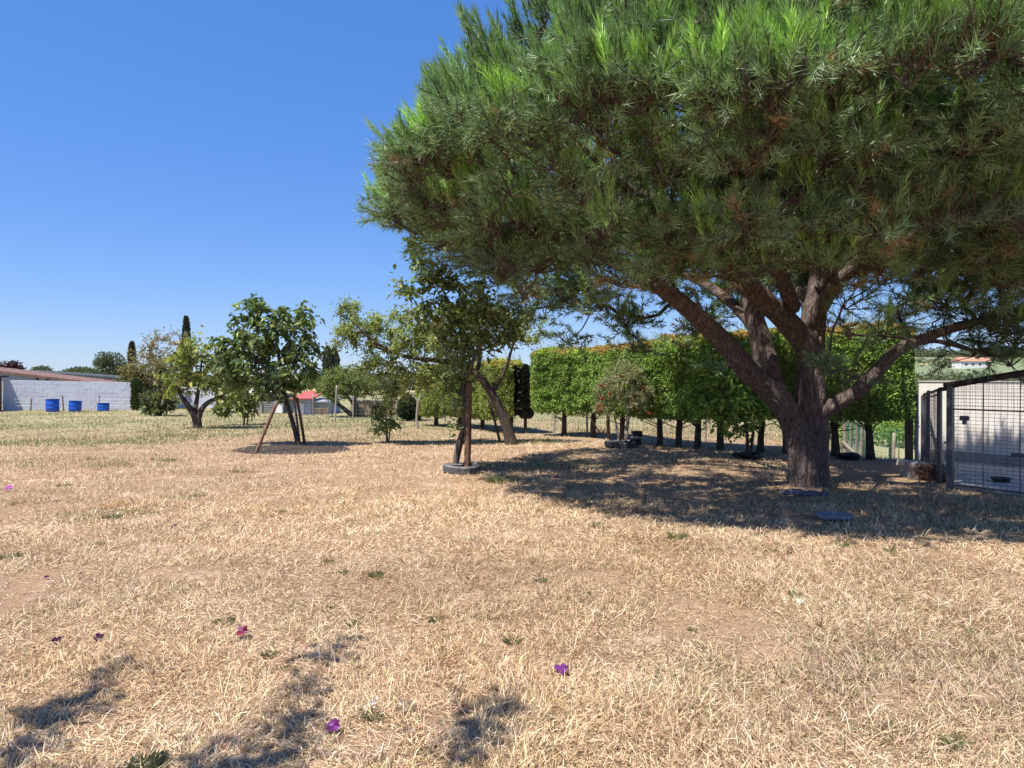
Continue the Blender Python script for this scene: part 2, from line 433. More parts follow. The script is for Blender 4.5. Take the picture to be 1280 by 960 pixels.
def ground_mat():
    m, nt, b = new_mat("dry_ground")
    tc = N(nt, "ShaderNodeTexCoord")
    P = tc.outputs["Object"]
    def noise(scale, detail=5.0, rough=0.6):
        n = N(nt, "ShaderNodeTexNoise", i_Scale=scale, i_Detail=detail, i_Roughness=rough)
        nt.links.new(P, n.inputs["Vector"]); return n.outputs["Fac"]
    litter = ramp(nt, noise(95, 6, 0.75), [(0.3, (0.13, 0.078, 0.048)), (0.46, (0.29, 0.19, 0.12)), (0.6, (0.44, 0.31, 0.2)), (0.75, (0.62, 0.46, 0.32))])
    broad = ramp(nt, noise(0.9, 4), [(0.35, (0.84, 0.8, 0.76)), (0.65, (1.08, 1.05, 1.02))])
    mul = N(nt, "ShaderNodeMix", data_type='RGBA', blend_type='MULTIPLY'); mul.inputs[0].default_value = 1.0
    nt.links.new(litter.outputs[0], mul.inputs[6]); nt.links.new(broad.outputs[0], mul.inputs[7])
    soil = ramp(nt, noise(30, 6, 0.7), [(0.3, (0.38, 0.26, 0.18)), (0.7, (0.6, 0.44, 0.32))])
    smask = ramp(nt, noise(1.3, 5, 0.65), [(0.56, (0, 0, 0)), (0.66, (0.85, 0.85, 0.85))])
    m1 = N(nt, "ShaderNodeMix", data_type='RGBA')
    nt.links.new(smask.outputs[0], m1.inputs[0]); nt.links.new(mul.outputs[2], m1.inputs[6]); nt.links.new(soil.outputs[0], m1.inputs[7])
    # pale green field and distant farmland, by distance from the plot
    ln = N(nt, "ShaderNodeVectorMath", operation='LENGTH'); nt.links.new(P, ln.inputs[0])
    d1 = N(nt, "ShaderNodeMapRange", i_1=16.0, i_2=30.0); nt.links.new(ln.outputs["Value"], d1.inputs[0])
    field = ramp(nt, noise(0.35, 6, 0.7), [(0.3, (0.15, 0.165, 0.07)), (0.5, (0.26, 0.24, 0.12)), (0.7, (0.35, 0.29, 0.16))])
    m2 = N(nt, "ShaderNodeMix", data_type='RGBA')
    nt.links.new(d1.outputs[0], m2.inputs[0]); nt.links.new(m1.outputs[2], m2.inputs[6]); nt.links.new(field.outputs[0], m2.inputs[7])
    vo = N(nt, "ShaderNodeTexVoronoi", i_Scale=0.011); nt.links.new(P, vo.inputs["Vector"])
    farm = ramp(nt, vo.outputs["Color"], [(0.0, (0.13, 0.16, 0.07)), (0.3, (0.2, 0.22, 0.1)), (0.5, (0.42, 0.32, 0.16)), (0.62, (0.16, 0.19, 0.1)), (0.85, (0.34, 0.32, 0.17))])
    farm.color_ramp.interpolation = 'CONSTANT'
    d2 = N(nt, "ShaderNodeMapRange", i_1=70.0, i_2=130.0); nt.links.new(ln.outputs["Value"], d2.inputs[0])
    m3 = N(nt, "ShaderNodeMix", data_type='RGBA')
    nt.links.new(d2.outputs[0], m3.inputs[0]); nt.links.new(m2.outputs[2], m3.inputs[6]); nt.links.new(farm.outputs[0], m3.inputs[7])
    nt.links.new(m3.outputs[2], b.inputs["Base Color"])
    b.inputs["Roughness"].default_value = 0.95
    b.inputs["Specular IOR Level"].default_value = 0.1
    bp = N(nt, "ShaderNodeBump", i_Strength=0.7, i_Distance=0.03)
    nt.links.new(noise(60, 8, 0.75), bp.inputs["Height"]); nt.links.new(bp.outputs[0], b.inputs["Normal"])
    return m
M['ground'] = ground_mat()

# ------------------------------------------------------------------ ground
rings = np.concatenate([[0.0], np.geomspace(0.4, 60, 130), np.geomspace(63, 4500, 90)])
seg = 300
ta = np.arange(seg) * 2 * np.pi / seg
gx = rings[:, None] * np.sin(ta); gy = rings[:, None] * np.cos(ta)
gz = terrain(gx, gy)
gv = np.stack([gx, gy, gz], -1).reshape(-1, 3)
gi, gj = np.meshgrid(np.arange(len(rings) - 1), np.arange(seg), indexing='ij')
gj2 = (gj + 1) % seg
gf = np.stack([gi*seg + gj, (gi+1)*seg + gj, (gi+1)*seg + gj2, gi*seg + gj2], -1).reshape(-1, 4)
gf = gf[seg:]
gv = gv[seg - 1:]; gv[0] = (0, 0, float(terrain(0, 0))); gf = gf - (seg - 1)
# centre fan as quads with a doubled corner is avoided: small triangles folded into their own mesh faces
cf = np.stack([np.zeros(seg, int), 1 + np.arange(seg), 1 + (np.arange(seg) + 1) % seg], 1)
me = bpy.data.meshes.new("ground")
me.from_pydata(gv.tolist(), [], [list(map(int, q)) for q in gf] + [list(map(int, q)) for q in cf])
me.polygons.foreach_set("use_smooth", np.ones(len(me.polygons), dtype=bool))
me.materials.append(M['ground'])
tag(add("ground", me), kind="structure")

# ------------------------------------------------------------------ tree growing
def blob_points(blobs, n, shell=2.2):
    """Points in ellipsoids (centre xyz, radii xyz), denser towards the outside of each."""
    B = np.array([list(c) + list(r) for c, r in blobs], float)
    w = B[:, 3] * B[:, 4] * B[:, 5]; w = w ** 0.8
    idx = rng.choice(len(B), n, p=w / w.sum())
    d = nrm(rng.normal(size=(n, 3)))
    rr = rng.random(n) ** (1.0 / shell)
    return B[idx, :3] + d * rr[:, None] * B[idx, 3:]

def grow(paths, targets, step=0.15, up=0.25, tip_r=0.006, power=0.46, jit=0.03):
    """Greedy branching: every target is joined to the nearest wood grown so far.
    paths: [(x,y,z,r)...] lists already modelled as limbs; returns edges with radii and the target tips."""
    pos, par, fixed = [], [], []
    for p in paths:
        C = catmull(p, 0.12)
        for k, c in enumerate(C):
            pos.append(c[:3]); par.append(len(pos) - 2 if k else -1); fixed.append(True)
    pos = [np.array(p) for p in pos]
    P = np.zeros((len(pos) + len(targets) * 40, 3)); n = len(pos); P[:n] = pos
    d0 = np.array([np.min(np.linalg.norm(P[:n] - t, axis=1)) for t in targets])
    tips = []
    for ti in np.argsort(d0):
        t = targets[ti]
        dv = P[:n] - t
        cost = np.linalg.norm(dv, axis=1) + 0.5 * np.maximum(dv[:, 2], 0)
        k = int(np.argmin(cost)); a = P[k].copy()
        L = np.linalg.norm(t - a)
        m = min(38, max(1, int(L / step)))
        ctrl = (a + t) / 2 + np.array([0, 0, -up * L * 0.35]) + rng.normal(0, 0.08 * L, 3)
        prev = k
        for q in range(1, m + 1):
            s = q / m
            p = (1-s)**2 * a + 2*s*(1-s) * ctrl + s*s * t
            if q < m: p = p + rng.normal(0, jit, 3)
            P[n] = p; par.append(prev); fixed.append(False); prev = n; n += 1
        tips.append(prev)
    cnt = np.zeros(n)
    cnt[tips] = 1
    for i in range(n - 1, -1, -1):
        if par[i] >= 0: cnt[par[i]] += cnt[i]
    rad = tip_r * np.maximum(cnt, 1) ** power
    e = np.array([i for i in range(n) if not fixed[i]], int)
    p = np.array([par[i] for i in e], int) if len(e) else np.zeros(0, int)
    A, B = P[p], P[e]
    ra = np.minimum(rad[p], rad[e] * 1.25); rb = rad[e]
    return A, B, ra, rb, P[tips], P[[par[i] for i in tips]]

def leaves(pos, direc, size, width, tint, fold=0.25, droop=0.15, normal_up=0.6, face=None):
    """Folded pointed leaves, two triangles each side joined as one 4-vertex leaf."""
    n = len(pos)
    d = nrm(direc)
    ref = rng.normal(size=(n, 3)) * (1.0 if face is None else 0.55) + np.array([0, 0, normal_up * 2])
    if face is not None: ref = ref + face
    ref = nrm(ref)
    s = nrm(np.cross(d, ref)); nn = np.cross(s, d)
    L = np.asarray(size, float).reshape(-1, 1) * np.ones((n, 1)); W = L * width
    base = pos; tip = pos + d * L - np.array([0, 0, 1.0]) * droop * L
    mid = pos + d * L * 0.45
    a = mid + s * W * 0.5 + nn * W * fold; b = mid - s * W * 0.5 + nn * W * fold
    V = np.stack([base, a, tip, b], 1).reshape(-1, 3)
    o = np.arange(n) * 4
    F = np.concatenate([np.stack([o, o+1, o+2], 1), np.stack([o, o+2, o+3], 1)])
    return V, F, np.concatenate([tint, tint])

def palette(n, cols, weights=None, var=0.16):
    cols = np.array(cols, float)
    i = rng.choice(len(cols), n, p=None if weights is None else np.array(weights) / np.sum(weights))
    return cols[i] * (1 + rng.normal(0, var, (n, 1))) * (1 + rng.normal(0, 0.05, (n, 3)))

def make_tree(name, label, cat, base, paths, blobs, n_targets, n_leaves, size, width, cols, weights=None, group=None,
              bark='bark_grey', leaf='leaf', spread=0.16, droop=0.2, shell=2.2, up=0.25, tip_r=0.005, size_var=0.25,
              trunk_sides=10, upbias=0.3, sub=None, step=0.15):
    base = np.asarray(base, float)
    t = thing(name, label, cat, base, group)
    if paths:
        v, f = joinvf([loft(p, trunk_sides, 0.06, 0.10, 0.05, 0.25 if k == 0 else 0, seed=int(rng.integers(999))) for k, p in enumerate(paths)])
        part("trunk", v, f, M[bark], t, base, smooth_shade=True)
    tg = blob_points(blobs, n_targets, shell)
    A, B, ra, rb, tips, tpar = grow(paths, tg, up=up, tip_r=tip_r, step=step)
    v, f = frustums(A, B, ra, rb, 5)
    part("branches", v, f, M[bark], t, base, smooth_shade=True, kind="stuff")
    # leaves sit along the outer twigs
    thin = np.where(rb < tip_r * 2.2)[0]
    n1 = int(n_leaves * 0.55); n2 = n_leaves - n1
    e = rng.choice(thin, n1); s = rng.random((n1, 1))
    p1 = A[e] * (1-s) + B[e] * s + rng.normal(0, spread * 0.35, (n1, 3)); d1 = nrm(B[e] - A[e])
    k = rng.integers(0, len(tips), n2)
    p2 = tips[k] + rng.normal(0, spread * 0.72, (n2, 3)); d2 = nrm(tips[k] - tpar[k])
    p = np.vstack([p1, p2]); d = np.vstack([d1, d2]) * 0.7 + nrm(rng.normal(size=(n_leaves, 3))) * 1.0 + np.array([0, 0, upbias])
    sz = size * np.clip(rng.normal(1, size_var, n_leaves), 0.45, 1.8)
    col = palette(n_leaves, cols, weights)
    cen = np.mean([np.asarray(b_[0], float) for b_ in blobs], axis=0)
    V, F, T = leaves(p, d, sz, width, col, droop=droop, normal_up=0.4, face=nrm(p - cen) * 0.8)
    part("crown", V, F, M[leaf], t, base, T, kind="stuff")
    return t

def pxpath(pts):
    """[(px, py, depth, radius)] -> world path."""
    return [tuple(at_px(x, y, d)) + (r,) for x, y, d, r in pts]

def pxblobs(bl, d, ry=None, dz=0.0):
    """[(px, py, rx_px, rz_px[, depth offset])] at depth d -> ellipsoids."""
    out = []
    for b in bl:
        x, y, rx, rz = b[:4]; dd = d + (b[4] if len(b) > 4 else 0.0)
        k = dd / FPX
        out.append((at_px(x, y, dd), (rx * k, (ry if ry else (rx + rz) / 2) * k if ry else (rx + rz) * 0.5 * k, rz * k)))
    return out

# ------------------------------------------------------------------ the big pine
PB = ground_px(1010, 606)
PD = PB[1]
pine = thing("pine_tree", "huge spreading pine with forked furrowed trunk and dense upright needle shoots", "tree", PB)
def pp(l): return pxpath([(x, y, PD + o, r) for x, y, o, r in l])
limb_trunk = [(PB[0], PB[1], PB[2] - 0.12, 0.28)] + pp([(1013, 590, 0, 0.255), (1014, 550, 0, 0.235), (1014, 510, 0, 0.225), (1014, 470, 0, 0.205), (1014, 435, 0.05, 0.185), (1016, 400, 0.1, 0.18), (1022, 360, 0.15, 0.15), (1030, 300, 0.2, 0.12), (1033, 240, 0.3, 0.08), (1028, 185, 0.4, 0.025)])
limb_left = [(PB[0] - 0.09, PB[1] - 0.03, PB[2] - 0.1, 0.2)] + pp([(1003, 590, -0.05, 0.19), (999, 555, -0.06, 0.185), (989, 522, -0.1, 0.18), (968, 493, -0.15, 0.17), (938, 466, -0.25, 0.15), (908, 432, -0.4, 0.145), (876, 400, -0.6, 0.125), (842, 372, -0.85, 0.105), (800, 345, -1.1, 0.085), (745, 315, -1.4, 0.065), (680, 280, -1.6, 0.045), (600, 240, -1.6, 0.028)])
limb_mid = pp([(975, 510, -0.05, 0.15), (965, 475, 0.05, 0.17), (955, 440, 0.2, 0.165), (945, 405, 0.35, 0.15), (938, 372, 0.5, 0.13), (930, 330, 0.7, 0.10), (918, 285, 0.95, 0.07), (902, 240, 1.2, 0.025)])
limb_over = pp([(1012, 440, 0.0, 0.17), (990, 410, -0.12, 0.165), (962, 382, -0.3, 0.15), (930, 352, -0.55, 0.13), (895, 325, -0.85, 0.11), (850, 295, -1.2, 0.09), (800, 250, -1.7, 0.065), (745, 200, -2.0, 0.04), (705, 160, -2.2, 0.015)])
limb_back = pp([(955, 430, 0.25, 0.09), (930, 395, 0.7, 0.085), (900, 368, 1.3, 0.08), (860, 345, 2.1, 0.07), (800, 330, 3.2, 0.05), (740, 315, 4.0, 0.03)])
limb_right = pp([(1018, 520, -0.08, 0.12), (1045, 505, -0.15, 0.115), (1072, 488, -0.25, 0.105), (1098, 462, -0.35, 0.095), (1120, 440, -0.4, 0.088), (1150, 425, -0.5, 0.078), (1190, 410, -0.6, 0.066), (1240, 398, -0.7, 0.052), (1300, 380, -0.8, 0.04), (1370, 350, -0.8, 0.026)])
limb_low = pp([(1150, 425, -0.5, 0.035), (1180, 428, -0.6, 0.03), (1215, 438, -0.7, 0.024), (1260, 446, -0.8, 0.018), (1310, 440, -0.9, 0.012)])
limb_twig = pp([(1140, 425, -0.45, 0.02), (1105, 420, -0.8, 0.018), (1060, 418, -1.1, 0.014), (1020, 410, -1.4, 0.008)])
def off(l, base=PB): return [(PB[0] + x, PB[1] + y, z, r) for x, y, z, r in l]
limb_front = off([(0.05, 0.0, 2.35, 0.11), (0.2, -0.4, 2.85, 0.10), (0.5, -1.2, 3.4, 0.09), (0.7, -2.2, 3.9, 0.07), (0.8, -3.2, 4.3, 0.045), (0.9, -4.2, 4.6, 0.025)])
limb_front2 = off([(-0.3, -0.2, 2.6, 0.11), (-0.8, -0.9, 3.1, 0.1), (-1.5, -2.0, 3.5, 0.08), (-2.2, -3.2, 3.9, 0.055), (-2.8, -4.2, 4.2, 0.03)])
limb_far = off([(0.1, 0.1, 2.4, 0.14), (0.3, 0.8, 2.9, 0.12), (0.3, 1.9, 3.3, 0.1), (0.1, 3.2, 3.7, 0.075), (-0.3, 4.6, 4.1, 0.04)])
limb_far2 = off([(0.2, 0.1, 2.6, 0.13), (0.6, 0.5, 3.2, 0.10), (1.1, 1.1, 3.9, 0.08), (1.5, 1.6, 4.7, 0.05), (1.8, 2.0, 5.4, 0.03)])
limb_east = off([(0.15, 0.0, 2.9, 0.08), (0.8, -0.3, 3.7, 0.07), (1.8, -0.8, 4.4, 0.06), (3.1, -1.7, 4.8, 0.05), (4.0, -2.1, 5.1, 0.03)])
limb_east2 = off([(0.4, -0.7, 3.0, 0.07), (1.2, -1.6, 3.7, 0.06), (2.2, -2.6, 4.2, 0.045), (3.0, -3.4, 4.5, 0.03)])
limb_west = off([(-0.2, 0.1, 3.3, 0.11), (-1.2, 0.5, 4.0, 0.1), (-2.6, 0.9, 4.6, 0.075), (-4.0, 1.2, 4.9, 0.045), (-5.0, 1.3, 5.1, 0.025)])
limb_peak1 = off([(0.25, 0.2, 4.0, 0.1), (0.9, 0.3, 5.0, 0.08), (1.2, 0.4, 5.6, 0.05), (1.5, 0.5, 6.0, 0.03)])
limb_peak2 = off([(0.2, 0.2, 3.8, 0.1), (-0.4, -0.8, 4.8, 0.08), (-1.2, -1.8, 5.7, 0.05), (-1.7, -2.4, 6.3, 0.03)])
thick = [limb_trunk, limb_left, limb_mid, limb_over, limb_right]
thin = [limb_back, limb_low, limb_twig, limb_front, limb_front2, limb_far, limb_far2, limb_east, limb_east2, limb_west, limb_peak1, limb_peak2]
for l in thick + thin: l[-1] = (*l[-1][:3], 0.006)
for k, l in enumerate(thick):
    v, f = loft(l, 56 if k < 2 else 32, 0.025 if k < 2 else 0.03, 0.10, 0.13 if k < 2 else 0.10, 0.22 if k == 0 else (0.12 if k == 1 else 0.0), seed=11 + 7*k, freq=11)
    part("trunk" if k == 0 else "limb", v, f, M['pine_bark'], pine, PB, smooth_shade=True)
for k, l in enumerate(thin):
    v, f = loft(l, 12, 0.05, 0.16, 0.10, 0.0, seed=91 + 7*k)
    part("limb", v, f, M['pine_bark'], pine, PB, smooth_shade=True)

PR = 6.0
PINE_TH = np.radians([-180, -150, -120, -90, -60, -30, 0, 30, 60, 85, 105, 125, 150, 180])
PINE_RR = np.array([6.15, 6.05, 5.5, 4.9, 5.0, 3.9, 2.5, 2.0, 1.9, 2.9, 4.4, 5.4, 6.0, 6.15])
def pine_R(th):
    th = (np.asarray(th) + np.pi) % (2*np.pi) - np.pi
    return np.interp(th, PINE_TH, PINE_RR) * (0.93 + 0.10 * vnoise(np.cos(th)*1.6 + 9, np.sin(th)*1.6 + 9, None, 31) + 0.05 * vnoise(np.cos(th)*5 + 9, np.sin(th)*5 + 9, None, 32))
def pine_top(q, th):
    dx, dy = pine_R(th) * q * np.cos(th), pine_R(th) * q * np.sin(th)
    return 4.15 + np.clip(3.1 - 0.1*dx - 0.2*dy, 1.8, 3.7) * np.maximum(1 - q*q, 0) ** 0.78
def pine_bottom(q):
    return np.interp(q, [0, 0.3, 0.45, 0.6, 0.78, 0.9, 1.0], [4.5, 3.9, 3.05, 2.65, 2.85, 3.45, 4.0])
n_top, n_under, n_mid = 800, 230, 380
th = rng.random(n_top) * 2*np.pi; q = np.sqrt(rng.random(n_top)) ** 0.9
R = pine_R(th) * q
lump = (vnoise(R*np.cos(th)*0.9 + 40, R*np.sin(th)*0.9 + 40, None, 35) - 0.5)
dep = rng.random(n_top) ** 1.4 * 1.1
zt = pine_top(q, th) + lump * 0.9 - dep - 0.25
zt = np.maximum(zt, pine_bottom(q) + 0.2)
top = np.stack([PB[0] + R*np.cos(th), PB[1] + R*np.sin(th), zt], 1)
th2 = rng.random(n_under) * 2*np.pi; q2 = np.sqrt(0.12 + 0.86 * rng.random(n_under))
R2 = pine_R(th2) * q2
zb = pine_bottom(q2) + rng.random(n_under) ** 1.3 * 1.0 + (vnoise(R2*np.cos(th2)*0.8, R2*np.sin(th2)*0.8, None, 36) - 0.4) * 0.5
und = np.stack([PB[0] + R2*np.cos(th2), PB[1] + R2*np.sin(th2), zb], 1)
th3 = rng.random(n_mid) * 2*np.pi; q3 = np.sqrt(0.3 + 0.7 * rng.random(n_mid))
R3 = pine_R(th3) * q3
um = rng.random(n_mid)
zm = (pine_bottom(q3) + 0.2) * (1 - um) + (pine_top(q3, th3) - 0.4) * um
midp = np.stack([PB[0] + R3*np.cos(th3), PB[1] + R3*np.sin(th3), zm], 1)
n_fr = 230                                             # the deep skirt on the lawn side
thf = np.radians(rng.uniform(-175, -5, n_fr)); qf = rng.uniform(0.42, 0.95, n_fr)
Rf = pine_R(thf) * qf
front = np.stack([PB[0] + Rf*np.cos(thf), PB[1] + Rf*np.sin(thf), pine_bottom(qf) + rng.uniform(0.0, 1.6, n_fr)], 1)
# hanging sprays on the right limb and the left low skirt
hang = []
for x, y, o, n, s in [(1240, 400, -0.7, 10, 0.35), (1270, 385, -0.5, 10, 0.4), (1180, 385, -0.4, 6, 0.3), (1120, 400, -0.3, 4, 0.25), (862, 400, 2.5, 9, 0.4), (1265, 430, -0.8, 6, 0.25), (1060, 395, -1.2, 5, 0.3), (655, 375, 1.6, 5, 0.3), (720, 395, 2.2, 8, 0.4), (790, 390, 3.0, 8, 0.4)]:
    hang.append(at_px(x, y, PD + o) + rng.normal(0, s, (n, 3)))
hang = np.vstack(hang)
targets = np.vstack([top, midp, front, und, hang])
is_low = np.concatenate([np.zeros(n_top, bool), um < 0.3, rng.random(n_fr) < 0.45, np.ones(n_under + len(hang), bool)])
order_pts = targets
A, B, ra, rb, tips, tpar = grow(thick + thin, targets, step=0.2, up=0.35, tip_r=0.009, power=0.42, jit=0.035)
v, f = frustums(A, B, ra, rb, 6)
part("branches", v, f, M['pine_twig'], pine, PB, smooth_shade=True, kind="stuff")

def shoot_template(n, seed, upright, w):
    """A leafy pine shoot of unit length along +Z: needles as slim triangles; returns verts and their place along the shoot."""
    r = np.random.default_rng(seed)
    t = np.sort(r.random(n)) ** 0.85
    a = r.random(n) * 2*np.pi
    opening = np.where(t > 0.86, r.uniform(0.08, 0.4, n), r.uniform(0.25, 0.7, n)) if upright else r.uniform(0.45, 1.2, n)
    d = np.stack([np.cos(a)*np.sin(opening), np.sin(a)*np.sin(opening), np.cos(opening)], 1)
    L = r.uniform(0.30, 0.48, n) * (1.0 if upright else 1.1)
    p = np.stack([np.zeros(n), np.zeros(n), t], 1)
    side = nrm(np.cross(d, r.normal(size=(n, 3))))
    tip = p + d * L[:, None]
    V = np.stack([p - side*w, p + side*w, tip], 1)
    return V, t

T_UP = [[shoot_template(66, 100 + k, True, 0.0150) for k in range(7)], [shoot_template(32, 150 + k, True, 0.030) for k in range(7)]]
T_LO = [[shoot_template(56, 200 + k, False, 0.0160) for k in range(7)], [shoot_template(28, 250 + k, False, 0.030) for k in range(7)]]
# which tip belongs to the low foliage: nearest original target
tipidx = np.array([np.argmin(np.abs(targets - t).sum(1)) for t in tips])
low = is_low[tipidx]
SV, ST = [], []
TW_A, TW_B = [], []
for k in range(len(tips)):
    c = tips[k]; lo = low[k]
    outv = c - np.array([PB[0], PB[1], 3.0]); rad = np.hypot(outv[0], outv[1])
    outv[2] = 0; outv = outv / max(rad, 0.1)
    up_n = int(rng.integers(6, 10) + (3 if rad > 3.8 else 0)) if not lo else int(rng.integers(0, 3))      # this year's candles
    old_n = (int(rng.integers(6, 9)) if rad < 3.8 else int(rng.integers(3, 6))) if not lo else int(rng.integers(9, 13))                                          # splayed older shoots
    m = up_n + old_n
    hor = rng.random(m) * 2*np.pi
    ring = np.stack([np.cos(hor), np.sin(hor), np.zeros(m)], 1)
    isup = np.arange(m) < up_n
    P = c + np.where(isup[:, None], ring * rng.uniform(0.0, 0.24, (m, 1)) + np.array([0, 0, 0.04]) + rng.normal(0, 0.05, (m, 3)), ring * rng.uniform(0.03, 0.22, (m, 1)) + rng.normal(0, 0.09, (m, 3)))
    lean = outv * (0.1 + 0.45 * min(rad / PR, 1.0))
    D = np.where(isup[:, None], np.array([0, 0, 1.0]) + lean + rng.normal(0, 0.16, (m, 3)),
                 ring * 0.8 + outv * 0.45 + np.array([0, 0, 0.42 if not lo else 0.12]) + rng.normal(0, 0.3, (m, 3)))
    D = nrm(D)
    ln = np.where(isup, rng.uniform(0.26, 0.46, m), rng.uniform(0.22, 0.36, m))
    TW_A.append(np.repeat(c[None] - np.array([0, 0, 0.1]), m, 0)); TW_B.append(P)
    if c[1] < PB[1] + 0.8: TW_A.append(P); TW_B.append(P + D * ln[:, None] * 0.9)
    u = nrm(np.cross(D, rng.normal(size=(m, 3)))); w = np.cross(D, u)
    tone = rng.uniform(0.65, 1.4); fresh = rng.random()
    for s in range(m):
        far = 1 if c[1] > PB[1] + 0.8 else 0
        V, t = (T_UP if isup[s] else T_LO)[far][int(rng.integers(0, 7))]
        Vw = (V[..., 0:1] * u[s] + V[..., 1:2] * w[s] + V[..., 2:3] * D[s]) * ln[s] + P[s]
        SV.append(Vw.reshape(-1, 3))
        n = len(t)
        if isup[s]:
            g = smooth(t, 0.0, 0.55)[:, None]
            tipc = np.array([0.28, 0.44, 0.1]) if fresh < 0.6 and rng.random() < 0.75 else np.array([0.2, 0.3, 0.11])
            col = np.array([0.165, 0.235, 0.115]) * (1-g) + tipc * g
        else:
            if rng.random() < (0.05 if lo else 0.02): col = np.array([[0.24, 0.15, 0.08]]) * np.ones((n, 1))
            else: col = np.array([[0.155, 0.22, 0.105]]) * np.ones((n, 1))
            old = (rng.random(n) < 0.05) & (t < 0.35)
            col[old] = (0.24, 0.155, 0.085)
        ST.append(col * tone * rng.uniform(0.85, 1.15) * (1 + rng.normal(0, 0.12, (n, 1))))
SV = np.concatenate(SV); ST = np.concatenate(ST) * 1.2
part("needles", SV, np.arange(len(SV)).reshape(-1, 3), M['needle'], pine, PB, ST, kind="stuff")
v, f = frustums(np.vstack(TW_A), np.vstack(TW_B), 0.008, 0.005, 3)
part("twigs", v, f, M['pine_twig'], pine, PB, kind="stuff")
print("pine needles", len(SV) // 3)

# ------------------------------------------------------------------ orchard trees
# tree in the tyre
b = ground_px(572, 588); D = b[1]
make_tree("young_tree", "slender young tree with olive green leaves growing from a tyre", "tree", b,
    [pxpath([(569, 590, D, 0.05), (572, 560, D, 0.045), (580, 530, D, 0.045), (580, 500, D, 0.042), (578, 470, D, 0.04), (580, 440, D, 0.034), (575, 410, D, 0.028), (560, 375, D, 0.02), (540, 340, D, 0.013)]),
     pxpath([(580, 480, D, 0.03), (592, 450, D - 0.1, 0.028), (605, 415, D - 0.2, 0.022), (620, 390, D - 0.2, 0.014)]),
     pxpath([(578, 470, D, 0.03), (560, 440, D + 0.1, 0.026), (540, 410, D + 0.2, 0.02), (520, 380, D + 0.2, 0.012)])],
    pxblobs([(545, 395, 45, 42), (600, 395, 42, 45), (522, 325, 16, 28), (545, 350, 30, 30), (500, 355, 18, 18), (625, 405, 30, 36), (585, 440, 40, 25), (570, 480, 24, 30), (520, 300, 7, 14), (567, 345, 26, 22), (565, 520, 12, 30)], D),
    170, 4300, 0.11, 0.5, [(0.15, 0.2, 0.07), (0.2, 0.25, 0.085), (0.3, 0.33, 0.12), (0.1, 0.14, 0.055)], [4, 4, 2, 2], spread=0.12, droop=0.25, tip_r=0.0045)
# wide feathery tree behind it
b = ground_px(638, 556); D = b[1]
make_tree("feathery_tree", "wide leaning tree with fine pale feathery foliage and slanting trunk", "tree", b,
    [pxpath([(640, 560, D, 0.14), (634, 535, D, 0.125), (624, 510, D, 0.115), (612, 488, D, 0.10), (596, 468, D, 0.085), (572, 455, D, 0.07), (540, 450, D - 0.2, 0.055), (505, 445, D - 0.4, 0.042), (470, 428, D - 0.6, 0.03), (438, 400, D - 0.7, 0.015)]),
     pxpath([(614, 492, D, 0.05), (624, 478, D, 0.045), (634, 455, D, 0.038), (642, 430, D, 0.03), (655, 410, D, 0.015)]),
     pxpath([(596, 470, D, 0.06), (600, 445, D + 0.3, 0.05), (600, 415, D + 0.5, 0.035), (592, 390, D + 0.6, 0.018)])],
    pxblobs([(455, 408, 38, 26), (432, 388, 16, 12), (500, 425, 45, 35), (548, 425, 45, 40), (600, 400, 45, 34), (650, 410, 38, 22), (515, 468, 40, 22), (470, 455, 34, 24), (565, 470, 40, 18), (492, 492, 28, 16), (430, 420, 18, 20)], D),
    360, 27000, 0.078, 0.42, [(0.25, 0.3, 0.11), (0.32, 0.36, 0.13), (0.4, 0.42, 0.14), (0.18, 0.23, 0.085)], [4, 4, 2, 2], leaf='fine_leaf', spread=0.13, droop=0.1, tip_r=0.005, bark='bark_dark')
# persimmon-like tree with stakes
b = ground_px(370, 558); D = b[1]
make_tree("fruit_tree", "round leafy fruit tree with big dark green leaves and straight slim trunk", "tree", b,
    [pxpath([(374, 560, D, 0.062), (369, 540, D, 0.055), (362, 515, D, 0.052), (356, 495, D, 0.05), (352, 470, D, 0.045), (348, 440, D, 0.036), (340, 405, D, 0.02)]),
     pxpath([(355, 490, D, 0.035), (335, 465, D - 0.15, 0.03), (315, 440, D - 0.2, 0.02)]),
     pxpath([(354, 480, D, 0.035), (370, 450, D + 0.1, 0.028), (382, 415, D + 0.1, 0.017)])],
    pxblobs([(332, 408, 34, 30), (368, 420, 28, 32), (310, 440, 34, 30), (350, 455, 38, 34), (386, 405, 12, 22), (322, 385, 16, 14), (386, 440, 14, 22), (300, 462, 24, 22), (338, 488, 34, 18), (382, 478, 16, 20), (310, 378, 8, 8), (290, 440, 14, 20)], D),
    170, 3300, 0.16, 0.56, [(0.12, 0.175, 0.07), (0.17, 0.225, 0.085), (0.28, 0.32, 0.11), (0.08, 0.12, 0.05)], [4, 4, 2, 2], bark='bark_dark', spread=0.14, droop=0.4, tip_r=0.005)
